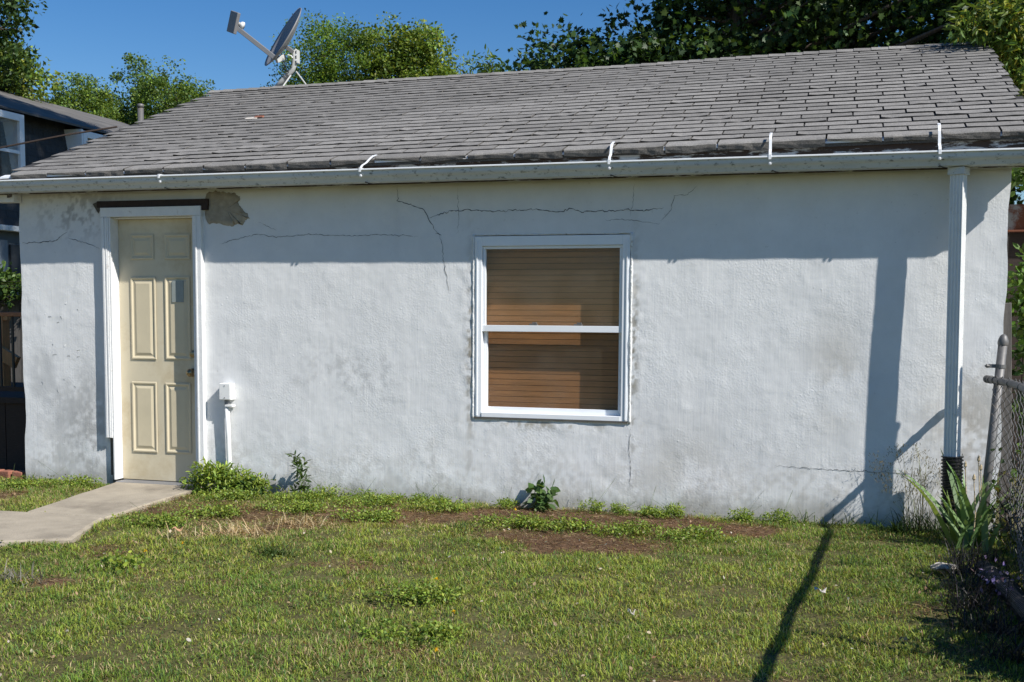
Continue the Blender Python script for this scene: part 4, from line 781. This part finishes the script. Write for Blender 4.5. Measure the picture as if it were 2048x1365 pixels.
def blades(name, x, y, n_, L_, spread, wid, cols, seed, lean=.5, seedhead=0, mat_='leaf', parent=None, arch=.3, dirb=None):
    """n_ tapered arching blades from a tuft"""
    rng = np.random.default_rng(seed); V = []; F = []; C = []; k = 7
    for i in range(n_):
        a = rng.uniform(0, 6.283) if dirb is None else dirb + rng.normal(0, .8); ln = L_ * rng.uniform(.6, 1.1); le = lean * rng.uniform(.15, 1.1)
        p = Vector((x + rng.normal(0, spread), y + rng.normal(0, spread * .6), -.02)); d_ = Vector((math.cos(a), math.sin(a), 0)); s_ = Vector((-d_.y, d_.x, 0)); tw = rng.uniform(-.6, .6); s_ = (s_ * math.cos(tw) + d_ * math.sin(tw)); c_ = np.array(cols[rng.integers(len(cols))]) * rng.uniform(.8, 1.2); b0 = len(V)
        ar = arch * rng.uniform(0, 1.5)
        for j in range(k):
            t = j / (k - 1); th = le + ar * t * t; p2 = p + (d_ * math.sin(th) + Vector((0, 0, 1)) * math.cos(th)) * ln * t
            w = wid * rng.uniform(.95, 1.05) * (1 - t ** 2.2) * (.6 + .4 * min(1, t * 4)) + .0006
            V += [p2 - s_ * w / 2, p2 + s_ * w / 2]; C += [c_ * (.75 + .35 * t)] * 2
        F += [(b0 + 2 * j, b0 + 2 * j + 1, b0 + 2 * j + 3, b0 + 2 * j + 2) for j in range(k - 1)]
        if seedhead:
            tip = V[-1]
            for q_ in range(seedhead):
                o_ = Vector((rng.normal(0, .022), rng.normal(0, .015), -rng.uniform(0, .11))); b1 = len(V); l2 = rng.uniform(.010, .02); dd = Vector((rng.normal(0, .5), rng.normal(0, .3), rng.uniform(.3, 1))).normalized() * l2
                V += [tip + o_, tip + o_ + dd + Vector((.0022, 0, 0)), tip + o_ + dd * 1.4, tip + o_ + dd - Vector((.0022, 0, 0))]; F.append((b1, b1 + 1, b1 + 2, b1 + 3)); C += [np.array([.20, .17, .10])] * 4
    return obj(name, mesh_arr(name, [tuple(v) for v in V], [np.array(F)], np.array(C)), M[mat_], parent)
ir = empty("iris", (.68, -.55, 0), "sword-leaved iris clump growing beside the fence", "plant")
for i in range(26):
    rng_ = random.Random(i + 5)
    for dirb, ln in (((3.0, .60) if i % 3 == 0 else (1.4, .56) if i % 3 == 1 else (0.5, .46)),):
        blades("leaf", .68 + rng_.uniform(-.09, .09), -.55 + rng_.uniform(-.14, .10), 1, ln * rng_.uniform(.8, 1.12), .004, .044, [(.19, .30, .11), (.13, .23, .08), (.22, .31, .10)], 100 + i, .55, 0, 'leaf', ir, .30, dirb)
for i, (x, y, h) in enumerate([(.66, -.5, .46), (.73, -.52, .50), (.75, -.45, .44), (.70, -.6, .40)]):
    MB().tube([(x, y, 0), (x + .01, y, h * .5), (x - .005, y, h)], [.005, .004, .003], 5).lathe((x - .005, y, h - .01), [(.0, .0), (.010, .012), (.008, .03), (0, .045)], 7).build("spent_flower_stem", mat("dry_stem_%d" % i, (.40, .32, .20), .9, var=.3), ir)
tg = empty("tall_grass", (.45, -.12, 0), "tall seeding grass in front of the downspout shadow", "grass tuft")
blades("stems", .45, -.14, 34, .52, .06, .0035, [(.22, .23, .11), (.17, .20, .08), (.26, .23, .13)], 7, .35, 26, 'leaf', tg, .25)
blades("leaves", .46, -.16, 90, .26, .09, .006, [(.035, .07, .018), (.05, .09, .02)], 8, .7, 0, 'leaf', tg, .8)
for i, (x, y, n_, L_, lab) in enumerate([(.30, -.22, 70, .16, "dark grass tuft at the foot of the downspout shadow"), (.60, -.32, 80, .22, "dark grass around the black drain boot"), (-.28, -.07, 26, .16, "grass tuft under the wall left of the rail shadow"), (-.62, -.10, 22, .12, "short grass tuft below the right half of the wall"), (-.02, -.08, 30, .14, "grass tuft where the rail shadow meets the wall"), (-3.02, -2.0, 80, .13, "coarse dark grass tuft in the lawn right of the dry patch"), (-2.3, -.95, 46, .12, "coarse grass tuft left of the bare soil"), (-1.72, -.88, 30, .10, "coarse grass tuft in the bare soil"), (.05, -1.3, 40, .10, "coarse grass tuft beside the rail shadow"), (-6.15, -.07, 40, .10, "grass tuft at the left corner of the wall")]):
    o = empty("grass_tuft", (x, y, 0), lab, "grass tuft", "coarse grass tufts"); blades("leaves", x, y, n_, L_, .05, .006, [(.045, .085, .02), (.065, .115, .025), (.09, .13, .03)], 120 + i, .8, 0, 'leaf', o, .9)
for i, (x, y, n_, cols, lab) in enumerate([(-3.52, -1.50, 170, 0, "larger tuft of straw-pale dead grass on the brown patch by the path"), (-3.30, -1.13, 110, 0, "smaller tuft of straw-pale dead grass nearer the wall"), (-3.80, -1.72, 70, 0, "thin tuft of straw-pale dead grass nearest the path corner"), (-3.95, -2.98, 120, 1, "grey withered grass tuft in the lawn at the lower left")]):
    o = empty("dead_grass_tuft", (x, y, 0), lab, "grass tuft", "dead grass tufts"); blades("leaves", x, y, n_, .12, .10, .006, [[(.62, .45, .25), (.46, .36, .19), (.60, .52, .33)], [(.20, .185, .15), (.15, .14, .11), (.26, .24, .20)]][cols], 160 + i, .95, 0, 'leaf', o, .8)
lv = empty("lavender", (.62, -2.1, 0), "dark spent lavender mound along the drain pipe", "plant")
for i, (x, y, n_) in enumerate([(.66, -1.05, 130), (.60, -1.4, 150), (.64, -1.75, 150), (.58, -2.1, 150), (.60, -2.5, 150), (.62, -2.9, 130)]):
    blades("stems", x, y, n_, .21, .075, .0045, [(.035, .03, .035), (.025, .028, .022), (.05, .042, .05), (.03, .035, .025)], 140 + i, .9, 0, 'leaf', lv, .7)
V = RNG.normal(0, 1, (60, 3)) * np.array([.05, .09, .03]) + np.array([.665, -2.05, .14]); obj("flowers", leaves_mesh("flowers", V, .022, DIAMOND, palette(60, [(.22, .17, .42), (.30, .26, .5)], .2)), M['leaf_thin'], lv)
# ================================================================== SMALL THINGS ON THE GROUND
def rock(name, c_, r_, seed, mat_):
    rng = random.Random(seed); mb = MB(); n_ = 9; V = []; rows = [(-.6, .7), (-.2, 1.0), (.25, .95), (.6, .6)]
    for (h, q_) in rows:
        for k in range(n_): a = 2 * math.pi * k / n_; w = q_ * rng.uniform(.75, 1.2); V.append((c_[0] + r_[0] * w * math.cos(a), c_[1] + r_[1] * w * math.sin(a), c_[2] + r_[2] * (h + rng.uniform(-.15, .15))))
    F = [(j * n_ + k, j * n_ + (k + 1) % n_, (j + 1) * n_ + (k + 1) % n_, (j + 1) * n_ + k) for j in range(3) for k in range(n_)] + [tuple(range(n_))[::-1], tuple(range(3 * n_, 4 * n_))]
    return mb.add(V, F).build(name, mat_)
tag(rock("stone", (.485, -1.40, .045), (.066, .035, .028), 4, M['stone']), "pale pitted stone lying at the grass edge by the lavender", "stone")
for i, (x, y, lab) in enumerate([(-.11, -2.18, "scrap of bleached litter in the lawn near the rail shadow"), (-.88, -2.85, "tiny pale scrap in the lawn at bottom right"), (-3.78, -1.78, "curled dead leaf beside the dry straw patch")]):
    V = []; w = .024 if i != 1 else .013
    for a in range(4):
        for b in range(3): V.append((x + (a - 1.5) * w * .7 + random.uniform(-.004, .004), y + (b - 1) * w * .8, .055 + .012 * math.sin(a * 1.7 + b) + random.uniform(0, .008)))
    F = [(a * 3 + b, (a + 1) * 3 + b, (a + 1) * 3 + b + 1, a * 3 + b + 1) for a in range(3) for b in range(2)]
    o = MB().add(V, F).build("litter" if i < 2 else "dead_leaf", M['paper'] if i < 2 else mat("dead_leaf_tan", (.42, .24, .13), .8)); m_ = o.modifiers.new("thick", 'SOLIDIFY'); m_.thickness = .002; tag(o, lab, "litter" if i < 2 else "leaf")
for i, (x, lab) in enumerate([(-6.62, "leftmost red edging brick in front of the deck skirt"), (-6.50, "middle red edging brick in front of the deck skirt"), (-6.385, "red edging brick touching the corner of the white wall")]):
    o = MB().box((-.048, -.05, -.03), (.048, .05, .048), Matrix.Translation((x, .06, .0)) @ Matrix.Rotation(random.uniform(-.15, .15), 4, 'Z') @ Matrix.Rotation(random.uniform(-.12, .12), 4, 'Y')).build("brick", M['brick'], None, .008); tag(o, lab, "brick", "edging bricks")
# ================================================================== DECK BESIDE THE GARAGE
dk = empty("deck", (-7.2, .4, 0), "dark raised deck with brown handrail left of the garage", "deck")
for i in range(14): x = -9.2 + i * .20; MB().box((x, .40, -.05), (x + .192, .42, .56)).build("skirt_board", M['darkwood'], dk)
MB().box((-9.2, .37, .565), (-6.40, .47, .61)).build("rim_board", M['darkwood'], dk); MB().box((-9.2, .471, .57), (-6.40, 2.2, .605)).build("floor", M['darkwood'], dk)
MB().box((-9.2, .37, 1.285), (-6.36, .47, 1.322)).build("handrail", M['brownwood'], dk, .006); MB().box((-9.2, .40, .66), (-6.40, .44, .70)).build("bottom_rail", M['darkwood'], dk)
for i in range(22): x = -9.1 + i * .125; MB().box((x - .008, .412, .70), (x + .008, .428, 1.285)).build("baluster", M['black'], dk)
st = empty("stair_rail", (-8.0, 1.6, 0), "orange cedar stair rail seen through the deck balusters", "railing")
MB().box((-7.86, 1.52, .5), (-7.75, 1.62, 1.30)).build("post", M['deckwood'], st, .004)
MB().add(*bar(Vector((-8.3, 1.5, 1.22)), Vector((-7.58, 1.5, .84)), .05, .12)).build("sloping_rail", M['deckwood'], st, .004)
MB().box((-8.3, 1.53, 1.24), (-7.70, 1.60, 1.30)).build("top_rail", M['deckwood'], st, .004)
fn = empty("board_fence", (-10, 4, 0), "grey weathered board fence behind the deck", "fence")
for i in range(26): x = -11.6 + i * .155; MB().box((x, 4.0, 0), (x + .148, 4.02, 1.50 + random.uniform(-.03, .03))).build("board", M['oldwood'], fn)
shrub("creeper", "green creeper spilling over the board fence at the left edge", (-10.0, 3.85, 0), [(-10.1, 3.85, 1.68, .5, .15, .18), (-9.6, 3.85, 1.62, .4, .15, .14)], 70, 24, .065, [(.07, .13, .025), (.10, .16, .03), (.04, .08, .02)], OVAL, .10, 25)
# ================================================================== NEIGHBOURING HOUSE
ho = empty("house", (-16, 11, 0), "neighbouring house with dark shingled upper storey at the left edge", "house")
HX = -15.0; HY0, HY1 = 3.0, 19.0
MB().box((-24, HY0, 0), (HX, HY1, 2.80)).build("wall", M['siding'], ho)
mb = MB()
for k in range(14): mb.box((HX, HY0, .05 + k * .195), (HX + .012, HY1, .235 + k * .195))
mb.build("clapboard", M['siding'], ho)["kind"] = "stuff"
MB().box((HX + .02, HY0, 2.78), (HX + .22, HY1, 2.88)).build("gutter", M['gutter'], ho, .01)
ms = obj("mansard", MB().add([(HX + .12, HY0, 2.88), (HX + .12, HY1, 2.88), (HX - .30, HY1, 5.02), (HX - .30, HY0, 5.02), (HX - 3, HY0, 2.88), (HX - 3, HY1, 2.88), (HX - 3, HY1, 5.02), (HX - 3, HY0, 5.02)], [(0, 1, 2, 3), (0, 3, 7, 4), (1, 5, 6, 2)]).mesh("mansard"), M['mansard'], ho)
u_ = Vector((-.42, 0, 2.14)).normalized(); s_ = Vector((0, 1, 0)); n3 = s_.cross(u_).normalized()
if n3.x < 0: n3 = -n3
RM = Matrix((s_, u_, n3)).transposed()
if RM.determinant() < 0: RM = Matrix((-s_, u_, n3)).transposed()
sm = [MB().box((0, 0, .0), (w, .30, .006)).add([(0, 0, .018), (w, 0, .018), (w, .29, .007), (0, .29, .007), (0, 0, .0), (w, 0, 0)], [(0, 1, 2, 3), (4, 5, 1, 0), (4, 0, 3), (5, 2, 1)]).mesh("shingle") for w in (.292, .285, .288)]
for m_ in sm: m_.materials.append(M['mansard'])
cnt = 0; sV = []; sF = []
for r_ in range(15):
    for c_ in range(60):
        y = HY0 + c_ * .295 + (r_ % 2) * .147
        if y > HY1 - .35: continue
        T = Matrix.Translation(Vector((HX + .12, y + (.295 if RM[1][0] < 0 else 0), 2.88)) + u_ * (r_ * .143)) @ RM.to_4x4(); me = random.choice(sm)
        if 9.6 < y < 14.2 and r_ > 1 and cnt < 300:
            o = bpy.data.objects.new("shingle", me); COL.objects.link(o); o.parent = ms; o.matrix_basis = Matrix.Translation(-WPOS[ms]) @ T; cnt += 1
        else:
            n_ = len(sV); sV += [tuple(T @ v.co) for v in me.vertices]; sF += [tuple(i + n_ for i in p.vertices) for p in me.polygons]
me = bpy.data.meshes.new("shingle_rows"); me.from_pydata(sV, [], sF); me.update(); obj("shingle_rows", me, M['mansard'], ms)["kind"] = "stuff"
rf = obj("roof", MB().add([(HX + .12, HY0 - .3, 4.98), (HX + .12, HY1, 4.98), (HX - 3.6, HY1, 6.25), (HX - 3.6, HY0 - .3, 6.25), (HX + .12, HY0 - .3, 5.02), (HX + .12, HY1, 5.02), (HX - 3.6, HY1, 6.29), (HX - 3.6, HY0 - .3, 6.29), (HX - 8, HY0 - .3, 4.98), (HX - 8, HY1, 4.98)], [(3, 2, 1, 0), (4, 5, 6, 7), (0, 1, 5, 4), (1, 2, 6, 5), (0, 4, 7, 3), (7, 6, 9, 8)]).mesh("roof"), M['house_roof'], ho)
def hwin(y0, y1, z0, z1, x):
    w = empty("window", (x, y0, z0)); w.parent = ho; w.location = Vector((x, y0, z0)) - WPOS[ho]; c_ = .13
    MB().box((x - .5, y0, z0), (x, y0 + c_, z1)).box((x - .5, y1 - c_, z0), (x, y1, z1)).box((x - .5, y0 + c_, z1 - c_), (x, y1 - c_, z1)).box((x - .5, y0 + c_, z0), (x + .03, y1 - c_, z0 + .10)).build("frame", M['vinyl'], w, .006)
    zm = (z0 + z1) / 2; MB().box((x - .08, y0 + c_, zm - .03), (x - .02, y1 - c_, zm + .03)).build("meeting_rail", M['vinyl'], w)
    MB().box((x - .07, y0 + c_, z0 + .10), (x - .06, y1 - c_, z1 - c_)).build("pane", M['glass'], w); MB().box((x - .45, y0 + c_, z0 + .1), (x - .40, y1 - c_, z1 - c_)).build("dark_room", M['black'], w)
hwin(9.55, 10.72, 3.55, 4.95, HX + .13)
hwin(12.42, 13.7, 3.45, 4.93, HX + .15)
o = MB().add([(HX + .145, 12.41, 3.45), (HX + .145, 12.41, 4.95), (HX - .32, 12.41, 4.95), (HX + .01, 12.41, 3.45), (HX + .145, 12.37, 3.45), (HX + .145, 12.37, 4.95), (HX - .32, 12.37, 4.95), (HX + .01, 12.37, 3.45)], [(0, 1, 2, 3), (7, 6, 5, 4), (0, 4, 5, 1), (3, 2, 6, 7), (1, 5, 6, 2)]).build("dormer_cheek", M['vinyl'], ho)
MB().box((HX + .013, 10.35, 1.75), (HX + .06, 10.62, 2.55)).build("shutter", mat("dark_shutter", (.03, .035, .04), .7), ho, .006); MB().box((HX + .013, 9.9, 1.7), (HX + .05, 10.28, 2.62)).build("window_trim", mat("dusk_trim", (.16, .19, .22), .7), ho, .006)
o = MB().tube([(-6.33, 1.36, 2.97), (-6.7, 1.12, 2.875), (-7.1, .92, 2.77), (-7.6, .75, 2.66), (-8.4, .5, 2.52)], .008, 6).build("service_cable", M['darkwood']); tag(o, "thin dark cable running from the roof edge past the neighbouring house", "cable")
vp = empty("vent_pipe", (-10.555, 8, 0), "grey metal vent pipe rising behind the roof slope", "pipe"); MB().tube([(-10.555, 8, 0), (-10.555, 8, 4.47)], .045, 14).build("pipe", M['galv'], vp, smooth=True); MB().lathe((-10.555, 8, 4.44), [(.046, 0), (.052, 0), (.052, .05), (.03, .06), (0, .06)], 14).build("cap", M['galv'], vp, smooth=True)

# ================================================================== LAWN
def lawn(n_try, seed, xr, yr, hmul=1.0, keep=1.0):
    rng = np.random.default_rng(seed)
    x = rng.uniform(*xr, n_try); y = rng.uniform(*yr, n_try); s = soil(x, y); d = dry(x, y)
    tuft = fbm(x * 5.5, y * 5.5, 12, 3)
    ok = (rng.random(n_try) < keep * (1.02 - .93 * s) * np.clip(.05 + 1.7 * tuft, 0, 1.1)) & ~on_path(x, y) & (y < -.015 - .03 * rng.random(n_try))
    ok &= ~((x < -6.3) & (y > -.05))
    return x[ok], y[ok], s[ok], d[ok], tuft[ok], rng
def grass_mesh(name, x, y, s, d, tuft, rng, hmul=1.0):
    n_ = len(x); z = gz(x, y) - .004; a = rng.uniform(0, 6.283, n_); h = (.012 + .042 * tuft ** 1.3) * rng.uniform(.55, 1.35, n_) * hmul * (1 - .35 * s)
    w = rng.uniform(.0022, .0042, n_); le = rng.uniform(.1, 1.05, n_); be = rng.uniform(0, .9, n_)
    dry_b = rng.random(n_) < np.clip(.13 + .85 * d + .45 * s, 0, .95)
    hue = .6 * fbm(x * 1.3, y * 1.3, 15, 3) + .4 * fbm(x * 6, y * 6, 19, 2)
    g1 = np.array([.175, .275, .038]); g2 = np.array([.345, .390, .060]); g3 = np.array([.095, .185, .048])
    m = np.clip(hue * 2.6 - .85 + rng.normal(0, .25, n_), 0, 1)[:, None]; col = g1 * (1 - m) + g2 * m
    k = (rng.random(n_) < .28)[:, None]; col = np.where(k, g3, col)
    straw = np.stack([.48 * np.ones(n_), .38 * np.ones(n_), .20 * np.ones(n_)], 1); rus = np.array([.27, .16, .065])
    dc = np.where((rng.random(n_) < np.clip(s * 1.2 + .25 - d * .35, 0, 1))[:, None], rus, straw); col = np.where(dry_b[:, None], dc, col) * rng.uniform(.7, 1.35, (n_, 1))
    dx, dy = np.cos(a), np.sin(a); t1, t2 = .55, 1.0
    def pt(t, th): return x + dx * np.sin(th) * h * t, y + dy * np.sin(th) * h * t, z + np.cos(th) * h * t
    tw = rng.uniform(-.8, .8, n_); sx, sy = -np.sin(a + tw) * w / 2, np.cos(a + tw) * w / 2
    m1 = pt(t1, le); m2 = pt(t2, le + be * .6)
    V = np.stack([np.stack([x - sx, y - sy, z], 1), np.stack([x + sx, y + sy, z], 1), np.stack([m1[0] + sx * .85, m1[1] + sy * .85, m1[2]], 1), np.stack([m1[0] - sx * .85, m1[1] - sy * .85, m1[2]], 1), np.stack(m2, 1)], 1)
    V[:, :, 1] = np.minimum(V[:, :, 1], -.004)
    b = np.arange(n_)[:, None] * 5
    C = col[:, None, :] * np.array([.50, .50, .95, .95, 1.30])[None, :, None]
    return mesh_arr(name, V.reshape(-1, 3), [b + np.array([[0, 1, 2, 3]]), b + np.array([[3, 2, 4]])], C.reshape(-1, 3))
parts = []
A_ = lawn(560000, 201, (-6.9, 1.05), (-4.6, 0), keep=.95)
rng = A_[-1]; x, y = A_[0], A_[1]
# frame wedge (a step to either side kept too)
wedge = (x > -.86 * (y + 7.69) - .6) & (x < .30 * (y + 7.69) * 0 + 1.1)
keep_ = wedge | (rng.random(len(x)) < .35); A2 = [q_[keep_] for q_ in A_[:5]]
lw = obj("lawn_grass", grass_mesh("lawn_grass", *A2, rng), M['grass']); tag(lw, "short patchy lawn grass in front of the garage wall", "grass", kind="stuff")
B_ = lawn(90000, 202, (-11, 3.9), (-8.8, -.0), keep=.9); far = ~((B_[0] > -6.9) & (B_[0] < 1.05) & (B_[1] > -4.6)); B2 = [q_[far] for q_ in B_[:5]]
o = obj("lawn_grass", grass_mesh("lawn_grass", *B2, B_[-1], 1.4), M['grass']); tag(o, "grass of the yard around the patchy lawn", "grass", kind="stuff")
# clover and creeping leaves among the blades
rng = np.random.default_rng(77); n_ = 60000; x = rng.uniform(-6.6, 1.0, n_); y = rng.uniform(-4.5, -.02, n_)
pw = np.clip(fbm(x * 2.2, y * 2.2, 66, 3) * 2.6 - 1.25 + .5 * sstep(-.9, -.1, y) - .9 * soil(x, y), 0, 1); ok = (rng.random(n_) < pw * .8) & ~on_path(x, y); x, y = x[ok], y[ok]
P = np.stack([x, y, gz(x, y) + rng.uniform(.006, .034, len(x))], 1)
o = obj("clover", leaves_mesh("clover", P, .016, OVAL, palette(len(P), [(.10, .155, .03), (.14, .19, .035), (.07, .12, .025), (.17, .18, .045)], .3, rng), 1.2, None, rng), M['leaf']); tag(o, "small clover and creeping weed leaves mixed into the lawn", "clover", kind="stuff")
# dead stalks and clippings on the bare soil
n_ = 130000; x = rng.uniform(-6.6, .9, n_); y = rng.uniform(-4.4, -.02, n_); ok = (rng.random(n_) < np.clip(soil(x, y) * 1.1 + dry(x, y) * .8 - .12, 0, 1)) & ~on_path(x, y); x, y = x[ok], y[ok]; n_ = len(x)
a = rng.uniform(0, 6.283, n_); l_ = rng.uniform(.012, .06, n_); w = rng.uniform(.002, .0045, n_); z = gz(x, y) + rng.uniform(.003, .022, n_); z2 = z + rng.uniform(-.006, .012, n_)
V = np.stack([np.stack([x, y, z], 1), np.stack([x + np.cos(a) * l_ - np.sin(a) * w, np.minimum(y + np.sin(a) * l_ + np.cos(a) * w, -.004), z2], 1), np.stack([x + np.cos(a) * l_, np.minimum(y + np.sin(a) * l_, -.004), z2 + .002], 1)], 1)
col = palette(n_, [(.17, .10, .055), (.10, .06, .034), (.32, .24, .14), (.06, .04, .025), (.14, .085, .045)], .3, rng)
o = obj("dry_stalks", mesh_arr("dry_stalks", V.reshape(-1, 3), [(np.arange(n_ * 3)).reshape(-1, 3)], np.repeat(col, 3, 0)), M['grass']); tag(o, "dead stalks and thatch strewn over the bare soil", "thatch", kind="stuff")
n_ = 420; x = rng.uniform(-6.4, .8, n_); y = rng.uniform(-4.3, -.1, n_); ok = ~on_path(x, y); x, y = x[ok], y[ok]; P = np.stack([x, y, gz(x, y) + rng.uniform(.012, .045, len(x))], 1)
o = obj("leaf_litter", leaves_mesh("leaf_litter", P, .020, OVAL, palette(len(P), [(.42, .30, .18), (.55, .46, .34), (.30, .18, .10), (.60, .55, .46)], .25, rng), .9, None, rng), M['leaf']); tag(o, "tan crumbs of dead leaves and petals scattered in the lawn", "litter", kind="stuff")
# dandelion flowers dotted about
fg = "small yellow flowers in the lawn"
for i, (x, y) in enumerate([(-3.55, -2.1), (-3.62, -2.35), (-1.9, -2.5), (-1.62, -3.05), (-2.1, -.45), (-1.5, -3.6)]):
    o = empty("yellow_flower", (x, y, 0), ["yellow flower just beyond the dry straw patch", "yellow flower beside the bright rosette weed", "yellow flower in the middle of the lawn", "yellow flower right of the lawn's middle", "yellow flower in front of the dandelion", "yellow flower lowest in the lawn"][i], "flower", fg)
    MB().tube([(x, y, 0), (x + .004, y, .05)], .0012, 4).build("stem", M['bark'], o); me = leaves_mesh("petals", np.array([[x + .004, y, .052]] * 12), .012, OVAL, palette(12, [(.70, .50, .02)], .15), 2.0); obj("petals", me, M['leaf_thin'], o)
